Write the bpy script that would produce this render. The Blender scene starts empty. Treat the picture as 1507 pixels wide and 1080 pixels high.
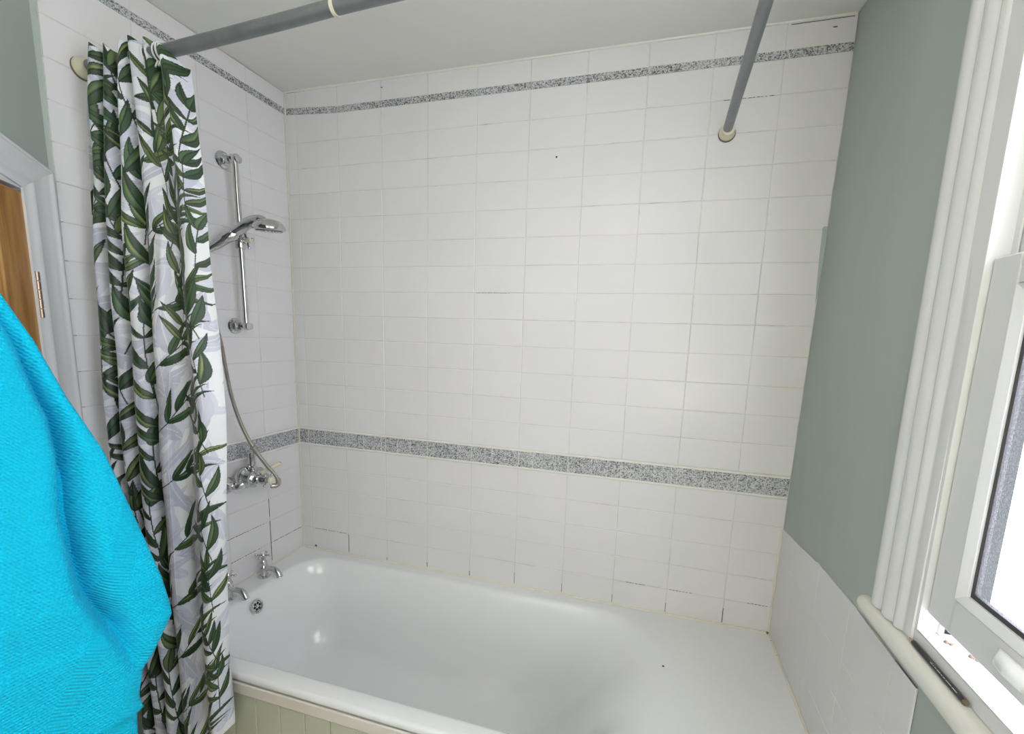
import bpy, math, random
import numpy as np
from mathutils import Vector, Matrix
random.seed(7)
C = bpy.context.scene
COL = C.collection
Z0 = 0.56                      # bath rim height above the floor; all shapes below are measured from the rim

# ------------------------------------------------------------------ camera, sky, light, exposure
cam_d = bpy.data.cameras.new('camera'); cam = bpy.data.objects.new('camera', cam_d); COL.objects.link(cam)
F = 674.43
yaw, pitch, roll = .2803, -.1579, .033
cy_, sy_, cp_, sp_, cr_, sr_ = math.cos(yaw), math.sin(yaw), math.cos(pitch), math.sin(pitch), math.cos(roll), math.sin(roll)
fwd = Vector((-sy_*cp_, cy_*cp_, sp_)); rt = Vector((cy_, sy_, 0)); up = rt.cross(fwd)
r_ = rt*cr_ + up*sr_; u_ = up*cr_ - rt*sr_
M = Matrix((r_, u_, -fwd)).transposed().to_4x4()
M.translation = Vector((1.5352, -1.703, 1.0207+Z0))
cam.matrix_world = M
cam_d.sensor_width = 36; cam_d.lens = F*36/1507
cam_d.shift_x = -8.978/1507; cam_d.shift_y = 63.467/1507
cam_d.clip_start = .02
C.camera = cam

C.view_settings.view_transform = 'Standard'
C.view_settings.look = 'None'
C.view_settings.gamma = 1
C.view_settings.use_curve_mapping = False
C.view_settings.exposure = 0.06

world = bpy.data.worlds.new('sky'); C.world = world; world.use_nodes = True
wn = world.node_tree; wn.nodes.clear()
wo = wn.nodes.new('ShaderNodeOutputWorld'); wb = wn.nodes.new('ShaderNodeBackground')
wb.inputs[0].default_value = (.965, .925, 1.075, 1); wb.inputs[1].default_value = 11.0
wn.links.new(wb.outputs[0], wo.inputs[0])

def portal(loc, rot, sx, sy):
    l = bpy.data.lights.new('window_portal', 'AREA'); l.shape = 'RECTANGLE'; l.size = sx; l.size_y = sy
    l.cycles.is_portal = True
    o = bpy.data.objects.new('window_portal', l); COL.objects.link(o)
    o.location = loc; o.rotation_euler = rot
portal((2.125, -1.30, 1.20+Z0), (0, math.radians(90), 0), 1.36, 1.06)

ADDED_LAMP_W = 300  # power of the added ceiling fill

# ------------------------------------------------------------------ materials
def newmat(name):
    m = bpy.data.materials.new(name); m.use_nodes = True
    return m, m.node_tree, m.node_tree.nodes['Principled BSDF']
def N(nt, t, **kw):
    n = nt.nodes.new(t)
    for k, v in kw.items(): setattr(n, k, v)
    return n
def simple(name, col, rough=.5, metal=0, noise=.04, scale=12, bump=0, bscale=60, coat=0, sheen=0):
    m, nt, b = newmat(name)
    tc = N(nt, 'ShaderNodeTexCoord'); nz = N(nt, 'ShaderNodeTexNoise'); nz.inputs['Scale'].default_value = scale; nz.inputs['Detail'].default_value = 5
    nt.links.new(tc.outputs['Object'], nz.inputs['Vector'])
    mx = N(nt, 'ShaderNodeMix', data_type='RGBA')
    mx.inputs['A'].default_value = (*[max(0, c*(1-noise)) for c in col], 1); mx.inputs['B'].default_value = (*[min(1, c*(1+noise)) for c in col], 1)
    nt.links.new(nz.outputs['Fac'], mx.inputs['Factor']); nt.links.new(mx.outputs['Result'], b.inputs['Base Color'])
    b.inputs['Roughness'].default_value = rough; b.inputs['Metallic'].default_value = metal
    if coat: b.inputs['Coat Weight'].default_value = coat
    if sheen: b.inputs['Sheen Weight'].default_value = sheen
    if bump:
        n2 = N(nt, 'ShaderNodeTexNoise'); n2.inputs['Scale'].default_value = bscale; n2.inputs['Detail'].default_value = 4
        nt.links.new(tc.outputs['Object'], n2.inputs['Vector'])
        bp = N(nt, 'ShaderNodeBump'); bp.inputs['Strength'].default_value = bump; bp.inputs['Distance'].default_value = .004
        nt.links.new(n2.outputs['Fac'], bp.inputs['Height']); nt.links.new(bp.outputs['Normal'], b.inputs['Normal'])
    return m
def ramp(nt, stops):
    r = N(nt, 'ShaderNodeValToRGB'); e = r.color_ramp.elements
    while len(e) < len(stops): e.new(.5)
    for i, (p, c) in enumerate(stops): e[i].position = p; e[i].color = (*c, 1) if len(c) == 3 else c
    return r

m_tile, nt, b = newmat('glazed_tile')
at = N(nt, 'ShaderNodeAttribute', attribute_name='tone'); tc = N(nt, 'ShaderNodeTexCoord')
nz = N(nt, 'ShaderNodeTexNoise'); nz.inputs['Scale'].default_value = 3; nt.links.new(tc.outputs['Object'], nz.inputs['Vector'])
mx = N(nt, 'ShaderNodeMix', data_type='RGBA', blend_type='MULTIPLY'); mx.inputs['Factor'].default_value = 1
rp = ramp(nt, [(.3, (.745, .735, .73)), (.7, (.77, .76, .765))]); nt.links.new(nz.outputs['Fac'], rp.inputs[0])
nt.links.new(rp.outputs[0], mx.inputs['A']); nt.links.new(at.outputs['Color'], mx.inputs['B'])
nt.links.new(mx.outputs['Result'], b.inputs['Base Color'])
b.inputs['Roughness'].default_value = .2; b.inputs['Specular IOR Level'].default_value = .27
n2 = N(nt, 'ShaderNodeTexNoise'); n2.inputs['Scale'].default_value = 9; nt.links.new(tc.outputs['Object'], n2.inputs['Vector'])
bp = N(nt, 'ShaderNodeBump'); bp.inputs['Strength'].default_value = .12; bp.inputs['Distance'].default_value = .004
nt.links.new(n2.outputs['Fac'], bp.inputs['Height']); nt.links.new(bp.outputs['Normal'], b.inputs['Normal'])

m_grout, nt, b = newmat('grout')
tc = N(nt, 'ShaderNodeTexCoord'); nz = N(nt, 'ShaderNodeTexNoise'); nz.inputs['Scale'].default_value = 7; nz.inputs['Detail'].default_value = 6; nz.inputs['Roughness'].default_value = .65
nt.links.new(tc.outputs['Object'], nz.inputs['Vector'])
rp = ramp(nt, [(.28, (.30, .27, .22)), (.36, (.52, .50, .44)), (.45, (.64, .62, .57)), (.6, (.72, .71, .68))]); nt.links.new(nz.outputs['Fac'], rp.inputs[0])
nt.links.new(rp.outputs[0], b.inputs['Base Color']); b.inputs['Roughness'].default_value = .8

def mosaic_mat(name, scale):
    m, nt, b = newmat(name)
    tc = N(nt, 'ShaderNodeTexCoord')
    vo = N(nt, 'ShaderNodeTexVoronoi'); vo.inputs['Scale'].default_value = scale; nt.links.new(tc.outputs['Object'], vo.inputs['Vector'])
    nz = N(nt, 'ShaderNodeTexNoise'); nz.inputs['Scale'].default_value = 5; nt.links.new(tc.outputs['Object'], nz.inputs['Vector'])
    sp = N(nt, 'ShaderNodeSeparateColor'); nt.links.new(vo.outputs['Color'], sp.inputs[0])
    ad = N(nt, 'ShaderNodeMath', operation='MULTIPLY_ADD'); ad.inputs[1].default_value = .45; nt.links.new(nz.outputs['Fac'], ad.inputs[0]); nt.links.new(sp.outputs[0], ad.inputs[2])
    rp = ramp(nt, [(.30, (.10, .105, .11)), (.48, (.27, .28, .285)), (.72, (.42, .43, .435)), (1.05, (.60, .61, .62))]); nt.links.new(ad.outputs[0], rp.inputs[0])
    nt.links.new(rp.outputs[0], b.inputs['Base Color']); b.inputs['Roughness'].default_value = .25
    return m
m_mosaic = mosaic_mat('speckled_mosaic', 300)
m_trimstrip = simple('white_border_strip', (.80, .79, .74), .3)
m_seal = simple('sealant', (.74, .71, .60), .45, noise=.12, scale=20)
m_green = simple('sage_paint', (.40, .46, .415), .6, noise=.10, scale=3.5, bump=.15, bscale=35)
nt = m_green.node_tree; nn = [n for n in nt.nodes if n.type == 'TEX_NOISE'][0]; tcn = [n for n in nt.nodes if n.type == 'TEX_COORD'][0]
mpn = N(nt, 'ShaderNodeMapping'); mpn.inputs['Scale'].default_value = (1.4, 1.4, .35); nt.links.new(tcn.outputs['Object'], mpn.inputs[0]); nt.links.new(mpn.outputs[0], nn.inputs['Vector'])
m_ceil = simple('ceiling_paint', (.82, .82, .77), .75, noise=.03, scale=3, bump=.12, bscale=14)
m_gloss = simple('white_gloss_paint', (.78, .79, .78), .22, noise=.03, scale=6, bump=.1, bscale=30)
m_cream = simple('cream_gloss_paint', (.76, .76, .70), .22, noise=.04, scale=9)
m_upvc = simple('white_frame_plastic', (.76, .77, .77), .28, noise=.01)
m_bath = simple('white_enamel', (.80, .815, .815), .12, noise=.01, scale=3, coat=.4)
m_chrome = simple('chrome', (.62, .62, .62), .10, metal=1, noise=.12, scale=30)
m_steel = simple('braided_steel', (.50, .47, .43), .3, metal=1, noise=.15, scale=40)
m_dark = simple('dark_void', (.015, .015, .017), .6)
m_grey = simple('nozzle_rubber', (.10, .10, .11), .5)
m_rail = simple('scuffed_grey_tube', (.22, .235, .245), .33, metal=.55, noise=.25, scale=26, bump=.2, bscale=90)
m_ivory = simple('ivory_plastic', (.72, .69, .52), .35, noise=.05)
m_grime = simple('brown_grime', (.20, .15, .10), .8, noise=.3, scale=60)
m_wplast = simple('white_plastic', (.80, .81, .80), .3, noise=.01)
m_panel = simple('olive_grey_paint', (.50, .51, .40), .45, noise=.05, scale=8)
m_rrail = simple('warm_white_paint', (.66, .62, .56), .35, noise=.05, scale=8)
m_gasket = simple('black_gasket', (.03, .03, .035), .4)
m_outframe = simple('weathered_outer_frame', (.022, .031, .027), .5, noise=.3, scale=40)
m_outframe.node_tree.nodes['Principled BSDF'].inputs['Specular IOR Level'].default_value = .05
m_outframe.node_tree.nodes['Principled BSDF'].inputs['Roughness'].default_value = .9
m_brass = simple('aged_brass_steel', (.50, .36, .27), .35, metal=.8, noise=.25, scale=70)
m_floor = simple('floor_vinyl', (.60, .58, .55), .4, noise=.1)
m_black = simple('black_lacquer', (.022, .018, .024), .3, noise=.1)
m_pwood = simple('pencil_wood', (.50, .33, .20), .6)
m_pmark = simple('silver_print', (.55, .56, .58), .4)
m_mould = simple('mould_spot', (.07, .06, .05), .8)
m_hedge = simple('hedge_leaves', (.26, .42, .20), .9, noise=.5, scale=3)
m_lawn = simple('lawn', (.06, .085, .05), .9, noise=.2, scale=2)
m_render_ = simple('pale_outside_render', (.7, .7, .68), .8)

# pine
m_pine, nt, b = newmat('varnished_pine')
tc = N(nt, 'ShaderNodeTexCoord'); mp = N(nt, 'ShaderNodeMapping'); mp.inputs['Scale'].default_value = (9, 9, .9); nt.links.new(tc.outputs['Object'], mp.inputs[0])
nz = N(nt, 'ShaderNodeTexNoise'); nz.inputs['Scale'].default_value = 4; nz.inputs['Detail'].default_value = 6; nz.inputs['Distortion'].default_value = 1.2; nt.links.new(mp.outputs[0], nz.inputs['Vector'])
rp = ramp(nt, [(.3, (.30, .135, .035)), (.55, (.44, .23, .07)), (.75, (.55, .32, .11))]); nt.links.new(nz.outputs['Fac'], rp.inputs[0])
nt.links.new(rp.outputs[0], b.inputs['Base Color']); b.inputs['Roughness'].default_value = .3

# obscured glass
m_glass, nt, b = newmat('obscured_glass'); nt.nodes.remove(b)
out = nt.nodes['Material Output']; tc = N(nt, 'ShaderNodeTexCoord'); nz = N(nt, 'ShaderNodeTexNoise'); nz.inputs['Scale'].default_value = 320; nz.inputs['Detail'].default_value = 2
nt.links.new(tc.outputs['Object'], nz.inputs['Vector'])
rp = ramp(nt, [(.42, (.55, .58, .57)), (.62, (.96, .98, .97))]); nt.links.new(nz.outputs['Fac'], rp.inputs[0])
tr = N(nt, 'ShaderNodeBsdfTransparent'); nt.links.new(rp.outputs[0], tr.inputs[0])
tl = N(nt, 'ShaderNodeBsdfTranslucent'); tl.inputs[0].default_value = (.9, .93, .92, 1)
gl = N(nt, 'ShaderNodeBsdfGlossy'); gl.inputs['Roughness'].default_value = .12
s1 = N(nt, 'ShaderNodeMixShader'); s1.inputs[0].default_value = .03; nt.links.new(tr.outputs[0], s1.inputs[1]); nt.links.new(tl.outputs[0], s1.inputs[2])
s2 = N(nt, 'ShaderNodeMixShader'); s2.inputs[0].default_value = .06; nt.links.new(s1.outputs[0], s2.inputs[1]); nt.links.new(gl.outputs[0], s2.inputs[2])
nt.links.new(s2.outputs[0], out.inputs[0])

m_frost, nt, b = newmat('frosted_glass'); nt.nodes.remove(b); out = nt.nodes['Material Output']  # pane of the window added in the rear wall
tl = N(nt, 'ShaderNodeBsdfTranslucent'); tl.inputs[0].default_value = (.42, .42, .42, 1); tr = N(nt, 'ShaderNodeBsdfTransparent')
s1 = N(nt, 'ShaderNodeMixShader'); s1.inputs[0].default_value = .08; nt.links.new(tl.outputs[0], s1.inputs[1]); nt.links.new(tr.outputs[0], s1.inputs[2]); nt.links.new(s1.outputs[0], out.inputs[0])
m_added_lamp, nt, b = newmat('added_lamp_glow')  # glow of the bulb in the added uplighter
b.inputs['Base Color'].default_value = (.9, .88, .8, 1); b.inputs['Emission Color'].default_value = (1, .93, .82, 1); b.inputs['Emission Strength'].default_value = 5

# printed curtain cloth
m_cloth, nt, b = newmat('leaf_printed_polyester')
at = N(nt, 'ShaderNodeAttribute', attribute_name='print'); nt.links.new(at.outputs['Color'], b.inputs['Base Color'])
b.inputs['Roughness'].default_value = .42; b.inputs['Sheen Weight'].default_value = .1
out = nt.nodes['Material Output']; tl = N(nt, 'ShaderNodeBsdfTranslucent'); nt.links.new(at.outputs['Color'], tl.inputs[0])
ms = N(nt, 'ShaderNodeMixShader'); ms.inputs[0].default_value = .22; nt.links.new(b.outputs[0], ms.inputs[1]); nt.links.new(tl.outputs[0], ms.inputs[2]); nt.links.new(ms.outputs[0], out.inputs[0])
tc = N(nt, 'ShaderNodeTexCoord'); nz = N(nt, 'ShaderNodeTexNoise'); nz.inputs['Scale'].default_value = 14; nz.inputs['Detail'].default_value = 3
mp = N(nt, 'ShaderNodeMapping'); mp.inputs['Scale'].default_value = (1, 1, .35); nt.links.new(tc.outputs['Object'], mp.inputs[0]); nt.links.new(mp.outputs[0], nz.inputs['Vector'])
bp = N(nt, 'ShaderNodeBump'); bp.inputs['Strength'].default_value = .35; bp.inputs['Distance'].default_value = .01
nt.links.new(nz.outputs['Fac'], bp.inputs['Height']); nt.links.new(bp.outputs['Normal'], b.inputs['Normal'])

# towel: honeycomb weave with ribbed bands, in its own cloth coordinates (metres in the UV map)
def towel_material():
    m, nt, b = newmat('turquoise_cotton_weave')
    uv = N(nt, 'ShaderNodeUVMap', uv_map='cloth'); sx = N(nt, 'ShaderNodeSeparateXYZ'); nt.links.new(uv.outputs[0], sx.inputs[0])
    def sn(src, freq, ph=None):
        a = N(nt, 'ShaderNodeMath', operation='MULTIPLY'); a.inputs[1].default_value = freq; nt.links.new(src, a.inputs[0])
        c = a.outputs[0]
        if ph is not None:
            p = N(nt, 'ShaderNodeMath', operation='ADD'); nt.links.new(c, p.inputs[0]); nt.links.new(ph, p.inputs[1]); c = p.outputs[0]
        s = N(nt, 'ShaderNodeMath', operation='SINE'); nt.links.new(c, s.inputs[0]); return s.outputs[0]
    k = 2*math.pi/.0068
    row = N(nt, 'ShaderNodeMath', operation='MULTIPLY'); row.inputs[1].default_value = 1/.0052; nt.links.new(sx.outputs['Y'], row.inputs[0])
    fl = N(nt, 'ShaderNodeMath', operation='FLOOR'); nt.links.new(row.outputs[0], fl.inputs[0])
    ph = N(nt, 'ShaderNodeMath', operation='MULTIPLY'); ph.inputs[1].default_value = math.pi; nt.links.new(fl.outputs[0], ph.inputs[0])
    a = sn(sx.outputs['X'], k, ph.outputs[0])
    fr = N(nt, 'ShaderNodeMath', operation='FRACT'); nt.links.new(row.outputs[0], fr.inputs[0])
    f2 = N(nt, 'ShaderNodeMath', operation='MULTIPLY'); f2.inputs[1].default_value = math.pi; nt.links.new(fr.outputs[0], f2.inputs[0])
    f3 = N(nt, 'ShaderNodeMath', operation='SINE'); nt.links.new(f2.outputs[0], f3.inputs[0])
    wv = N(nt, 'ShaderNodeMath', operation='MULTIPLY'); nt.links.new(a, wv.inputs[0]); nt.links.new(f3.outputs[0], wv.inputs[1])
    rib = sn(sx.outputs['X'], 2*math.pi/.0062)
    # band mask on cloth Y
    def band(y0, y1):
        g = N(nt, 'ShaderNodeMath', operation='GREATER_THAN'); g.inputs[1].default_value = y0; nt.links.new(sx.outputs['Y'], g.inputs[0])
        l = N(nt, 'ShaderNodeMath', operation='LESS_THAN'); l.inputs[1].default_value = y1; nt.links.new(sx.outputs['Y'], l.inputs[0])
        q = N(nt, 'ShaderNodeMath', operation='MULTIPLY'); nt.links.new(g.outputs[0], q.inputs[0]); nt.links.new(l.outputs[0], q.inputs[1]); return q.outputs[0]
    b1 = band(.098, .132); b2 = band(-.01, .022)
    bm = N(nt, 'ShaderNodeMath', operation='MAXIMUM'); nt.links.new(b1, bm.inputs[0]); nt.links.new(b2, bm.inputs[1])
    mx = N(nt, 'ShaderNodeMix', data_type='FLOAT'); nt.links.new(bm.outputs[0], mx.inputs['Factor']); nt.links.new(wv.outputs[0], mx.inputs['A']); nt.links.new(rib, mx.inputs['B'])
    h = N(nt, 'ShaderNodeMath', operation='MULTIPLY'); h.inputs[1].default_value = .5; nt.links.new(mx.outputs['Result'], h.inputs[0])
    bp = N(nt, 'ShaderNodeBump'); bp.inputs['Strength'].default_value = .9; bp.inputs['Distance'].default_value = .003
    nt.links.new(h.outputs[0], bp.inputs['Height']); nt.links.new(bp.outputs['Normal'], b.inputs['Normal'])
    nz = N(nt, 'ShaderNodeTexNoise'); nz.inputs['Scale'].default_value = 300; nt.links.new(uv.outputs[0], nz.inputs['Vector'])
    cr = ramp(nt, [(.3, (.0, .44, .68)), (.7, (.002, .56, .82))]); nt.links.new(nz.outputs['Fac'], cr.inputs[0])
    nt.links.new(cr.outputs[0], b.inputs['Base Color'])
    b.inputs['Roughness'].default_value = .9; b.inputs['Sheen Weight'].default_value = .3; b.inputs['Sheen Tint'].default_value = (.1, .8, 1, 1)
    b.inputs['Specular IOR Level'].default_value = .2
    return m
m_towel = towel_material()

# ------------------------------------------------------------------ mesh tools
class MB:
    def __init__(s): s.v = []; s.f = []; s.tone = []
    def add(s, vs, fs, tone=None):
        o = len(s.v); s.v += [tuple(p) for p in vs]; s.f += [tuple(i+o for i in f) for f in fs]
        s.tone += [tone if tone is not None else 1.0]*len(fs)
        return s
    def box(s, x0, x1, y0, y1, z0, z1, bev=0.0):
        if x0 > x1: x0, x1 = x1, x0
        if y0 > y1: y0, y1 = y1, y0
        if z0 > z1: z0, z1 = z1, z0
        bev = min(bev, (x1-x0)*.45, (y1-y0)*.45, (z1-z0)*.45)
        if bev <= 0:
            vs = [(x, y, z) for z in (z0, z1) for y in (y0, y1) for x in (x0, x1)]
            return s.add(vs, [(0, 2, 3, 1), (4, 5, 7, 6), (0, 1, 5, 4), (2, 6, 7, 3), (0, 4, 6, 2), (1, 3, 7, 5)])
        vs = []; idx = {}
        L = ((x0, x1), (y0, y1), (z0, z1)); sg = (1, -1)
        for c in range(8):
            b = (c & 1, c >> 1 & 1, c >> 2 & 1)
            for ax in range(3):
                p = [L[a][b[a]] + (0 if a == ax else sg[b[a]]*bev) for a in range(3)]
                idx[(c, ax)] = len(vs); vs.append(p)
        fs = []
        for ax in range(3):
            o = [a for a in range(3) if a != ax]
            for sd in (0, 1):
                cs = [(sd << ax) | (i << o[0]) | (j << o[1]) for i, j in ((0, 0), (1, 0), (1, 1), (0, 1))]
                fs.append(tuple(idx[(c, ax)] for c in cs))
        for ax in range(3):
            o = [a for a in range(3) if a != ax]
            for i in (0, 1):
                for j in (0, 1):
                    c0 = (i << o[0]) | (j << o[1]); c1 = c0 | (1 << ax)
                    fs.append((idx[(c0, o[0])], idx[(c1, o[0])], idx[(c1, o[1])], idx[(c0, o[1])]))
        for c in range(8): fs.append(tuple(idx[(c, a)] for a in range(3)))
        return s.add(vs, fs)
    def tube(s, pts, rad, n=14, cap=True, closed=False, sq=1.0):
        P = [Vector(p) for p in pts]; k = len(P)
        if not hasattr(rad, '__len__'): rad = [rad]*k
        T = []
        for i in range(k):
            a = P[(i-1) % k] if (closed or i > 0) else P[i]; b = P[(i+1) % k] if (closed or i < k-1) else P[i]
            T.append((b-a).normalized())
        u = T[0].orthogonal().normalized(); vs = []; fs = []
        for i in range(k):
            u = (u - T[i]*u.dot(T[i]))
            u = u.normalized() if u.length > 1e-6 else T[i].orthogonal().normalized()
            w = T[i].cross(u)
            for j in range(n):
                a = 2*math.pi*j/n; vs.append(P[i] + (u*math.cos(a) + w*math.sin(a)*sq)*rad[i])
        m = k if closed else k-1
        for i in range(m):
            for j in range(n):
                fs.append((i*n+j, i*n+(j+1) % n, ((i+1) % k)*n+(j+1) % n, ((i+1) % k)*n+j))
        if cap and not closed: fs += [tuple(range(n))[::-1], tuple(range((k-1)*n, k*n))]
        return s.add(vs, fs)
    def lathe(s, prof, org, axis=(0, 0, 1), n=28):
        """prof: (radius, height) pairs along the axis"""
        A = Vector(axis).normalized(); u = A.orthogonal().normalized(); w = A.cross(u); O = Vector(org)
        vs = []; fs = []
        for r, h in prof:
            for j in range(n):
                a = 2*math.pi*j/n; vs.append(O + A*h + (u*math.cos(a)+w*math.sin(a))*max(r, 1e-5))
        for i in range(len(prof)-1):
            for j in range(n): fs.append((i*n+j, i*n+(j+1) % n, (i+1)*n+(j+1) % n, (i+1)*n+j))
        fs += [tuple(range(n))[::-1], tuple(range((len(prof)-1)*n, len(prof)*n))]
        return s.add(vs, fs)
    def ball(s, c, r, n=14):
        return s.lathe([(r*math.sin(math.pi*i/8), -r*math.cos(math.pi*i/8)) for i in range(9)], c, n=n)
    def prism(s, poly, axis, a, b):
        """polygon in the two other axes, extruded along axis from a to b"""
        def p3(p, t):
            q = list(p); q.insert(axis, t); return q
        n = len(poly); vs = [p3(p, a) for p in poly] + [p3(p, b) for p in poly]
        return s.add(vs, [tuple(range(n))[::-1], tuple(range(n, 2*n))] + [(i, (i+1) % n, n+(i+1) % n, n+i) for i in range(n)])
    def build(s, name, mat, root=None, label=None, kind=None, origin=(0, 0, 0), smooth=40, hole=None):
        og = Vector(origin) if root is None else Vector(root['_o'])
        me = bpy.data.meshes.new(name); me.from_pydata([tuple(Vector(p)-og) for p in s.v], [], s.f); me.validate(); me.update()
        import bmesh
        bm = bmesh.new(); bm.from_mesh(me); bmesh.ops.recalc_face_normals(bm, faces=bm.faces[:]); bm.to_mesh(me); bm.free()
        if smooth: 
            me.polygons.foreach_set('use_smooth', [True]*len(me.polygons)); me.set_sharp_from_angle(angle=math.radians(smooth))
        me.materials.append(mat)
        o = bpy.data.objects.new(name, me); COL.objects.link(o)
        if root is not None: o.parent = root
        else: o.location = og + Vector((0, 0, Z0))
        if label: o['label'] = label
        if kind: o['kind'] = kind
        return o

def empty(name, origin, label=None, cat=None, group=None, kind=None):
    o = bpy.data.objects.new(name, None); COL.objects.link(o); o.empty_display_size = .05
    o['_o'] = list(origin); o.location = Vector(origin) + Vector((0, 0, Z0))
    return tag(o, label, cat, group, kind)
def tag(o, label=None, cat=None, group=None, kind=None):
    if label: o['label'] = label
    if cat: o['category'] = cat
    if group: o['group'] = group
    if kind: o['kind'] = kind
    return o
def sub(parent, root):      # lets a mesh part take sub-parts
    parent['_o'] = list(root['_o']); return parent
def copy_thing(src, delta, label=None, group=None):
    r = src.copy(); COL.objects.link(r); r.location = src.location + Vector(delta)
    if label: r['label'] = label
    if group: r['group'] = group
    for ch in list(src.children):
        c = ch.copy(); COL.objects.link(c); c.parent = r
        for g in list(ch.children):
            d = g.copy(); COL.objects.link(d); d.parent = c
    return r
def spline(pts, k=8, closed=False):
    P = [Vector(p) for p in pts]; out = []
    n = len(P)
    for i in range(n-1):
        a, b, c, d = P[max(i-1, 0)], P[i], P[i+1], P[min(i+2, n-1)]
        for j in range(k):
            t = j/k
            out.append(.5*((2*b)+(c-a)*t+(2*a-5*b+4*c-d)*t*t+(3*b-a-3*c+d)*t**3))
    out.append(P[-1]); return out
def ip(x, xs, ys): return float(np.interp(x, xs, ys))

# ------------------------------------------------------------------ levels on the walls
CEIL = 1.981
ROWU = [1.7832-.0998*k for k in range(12)]               # .6854 .. 1.7832
Z_BT, Z_BB, Z_UB, Z_UT = .5739, .5108, 1.8827, 1.9063    # middle border, upper border
WEDGE = lambda x: .014*max(0, 1-x/.25)

def tile_rows():
    lo = [(.0008, .1006), (.1006, .2004), (.2004, .3002), (.3002, .400), (.400, .5018)]
    hi = [(.5830, .6854)] + [(ROWU[k+1], ROWU[k]) for k in range(10, -1, -1)] + [(1.7832, 1.8827), (1.9063, CEIL)]
    return lo, hi

def tiles(name, rows, cols, to3, nrm, root, thick=.006, gap=.0009, bev=.0016, zfix=None):
    """rectangular bevelled tiles; to3(u, z) gives the face point, nrm the outward normal"""
    mb = MB(); n = Vector(nrm)
    for (z0, z1) in rows:
        for (u0, u1) in cols:
            if u1-u0 < .006: continue
            t = .985 + .015*random.random(); tl = [random.uniform(-.00035, .00035) for _ in range(4)]
            cs = [(u0+gap, z0+gap), (u1-gap, z0+gap), (u1-gap, z1-gap), (u0+gap, z1-gap)]
            ins = [(u0+gap+bev, z0+gap+bev), (u1-gap-bev, z0+gap+bev), (u1-gap-bev, z1-gap-bev), (u0+gap+bev, z1-gap-bev)]
            V = []
            a, b_, c_ = (random.uniform(-.0004, .0004) for _ in range(3))
            for (u, z) in cs: V.append(Vector(to3(u, z)) - n*thick)
            for (u, z) in cs: V.append(Vector(to3(u, z)) - n*.0009)
            for i, (u, z) in enumerate(ins): V.append(Vector(to3(u, z)) + n*(a*(1 if i in (1, 2) else -1) + b_*(1 if i > 1 else -1)))
            fs = [(8, 9, 10, 11)]
            for i in range(4):
                j = (i+1) % 4
                fs += [(i, j, 4+j, 4+i), (4+i, 4+j, 8+j, 8+i)]
            mb.add(V, fs, t)
    o = mb.build(name, m_tile, root, smooth=0)
    att = o.data.color_attributes.new('tone', 'FLOAT_COLOR', 'CORNER')
    arr = []
    for p, t in zip(o.data.polygons, mb.tone): arr += [t, t, t, 1]*p.loop_total
    att.data.foreach_set('color', arr)
    return o

# ------------------------------------------------------------------ floor, ceiling
def struct_box(name, mat, *a, **k):
    o = MB().box(*a).build(name, mat, None, kind='structure', smooth=0, **k); return o
def RX(z): return ip(z, [.0, .5, 1.88, 2.0], [2.013, 2.014, 2.034, 2.036])     # face of the right wall
struct_box('floor', m_floor, -.35, 2.4, -3.0, .14, -Z0-.08, -Z0)
struct_box('ceiling', m_ceil, -.35, 2.4, -3.0, .14, CEIL+.002, CEIL+.1)

# ------------------------------------------------------------------ back wall
rb = empty('wall_back', (0, 0, -Z0), kind='structure')
MB().box(-.12, 2.16, .0065, .13, -Z0, CEIL+.002).build('plaster', m_green, rb, smooth=0)
MB().box(-.004, 2.034, .0012, .0062, -.02, CEIL).build('grout', m_grout, rb, smooth=0)
lo, hi = tile_rows()
S0 = .052
bc = [(.003, S0)] + [(S0+.2*j, S0+.2*(j+1)) for j in range(9)]
def b3(u, z):
    if u > 1.9: u = min(u, RX(z)-.003)
    return (u, 0, z + (WEDGE(u) if z > 1.85 and z < CEIL-.01 else 0))
tiles('wall_tiles', lo+hi, bc+[(S0+1.8, 2.04)], b3, (0, -1, 0), rb)
def strip_back(name, za, zb, mat, depth, wedge=False, x1=None, n=14):
    mb = MB(); xs = [0.0015, .06, .125, .19, .25] + [.25+i*(2.0-.25)/n for i in range(1, n)]
    for side in (0,):
        pts = []
    X1 = (x1 or RX(za)) - .002
    xs = [x for x in xs if x < X1-.01]+[X1]
    V = []; 
    for x in xs:
        w = WEDGE(x) if wedge else 0
        V += [(x, -depth, za+w), (x, -depth, zb+w), (x, .004, zb+w), (x, .004, za+w)]
    fs = []
    for i in range(len(xs)-1):
        for k in range(4): fs.append((i*4+k, i*4+(k+1) % 4, i*4+4+(k+1) % 4, i*4+4+k))
    fs += [(0, 1, 2, 3), tuple(len(V)-4+k for k in range(4))]
    return mb.add(V, fs).build(name, mat, rb, smooth=0)
strip_back('mosaic_border', Z_BB, Z_BT, m_mosaic, .0002).__setitem__('label', 'grey speckled mosaic border at waist height')
strip_back('mosaic_border', Z_UB, Z_UT, m_mosaic, .0006, wedge=True).__setitem__('label', 'thin grey speckled mosaic border under the ceiling')
for za, zb in ((Z_BT, .5825), (.5022, Z_BB)):
    mb = MB(); mb.tube([(.002, -.0006, (za+zb)/2), (RX(.5)-.003, -.0006, (za+zb)/2)], (zb-za)*.5, n=10)
    mb.build('border_liner', m_trimstrip, rb)
# pale joints between the mosaic lengths
mb = MB()
for j in range(10):
    for q in [0]+random.sample([.03, .06, .09, .12, .15, .18], 2):
        x = S0+.2*j+q
        if .01 < x < 1.99: mb.box(x-.0006, x+.0006, -.0008, .002, Z_BB+.001, Z_BT-.001)
mb.build('mosaic_joint', m_trimstrip, rb, smooth=0, kind='stuff')
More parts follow.
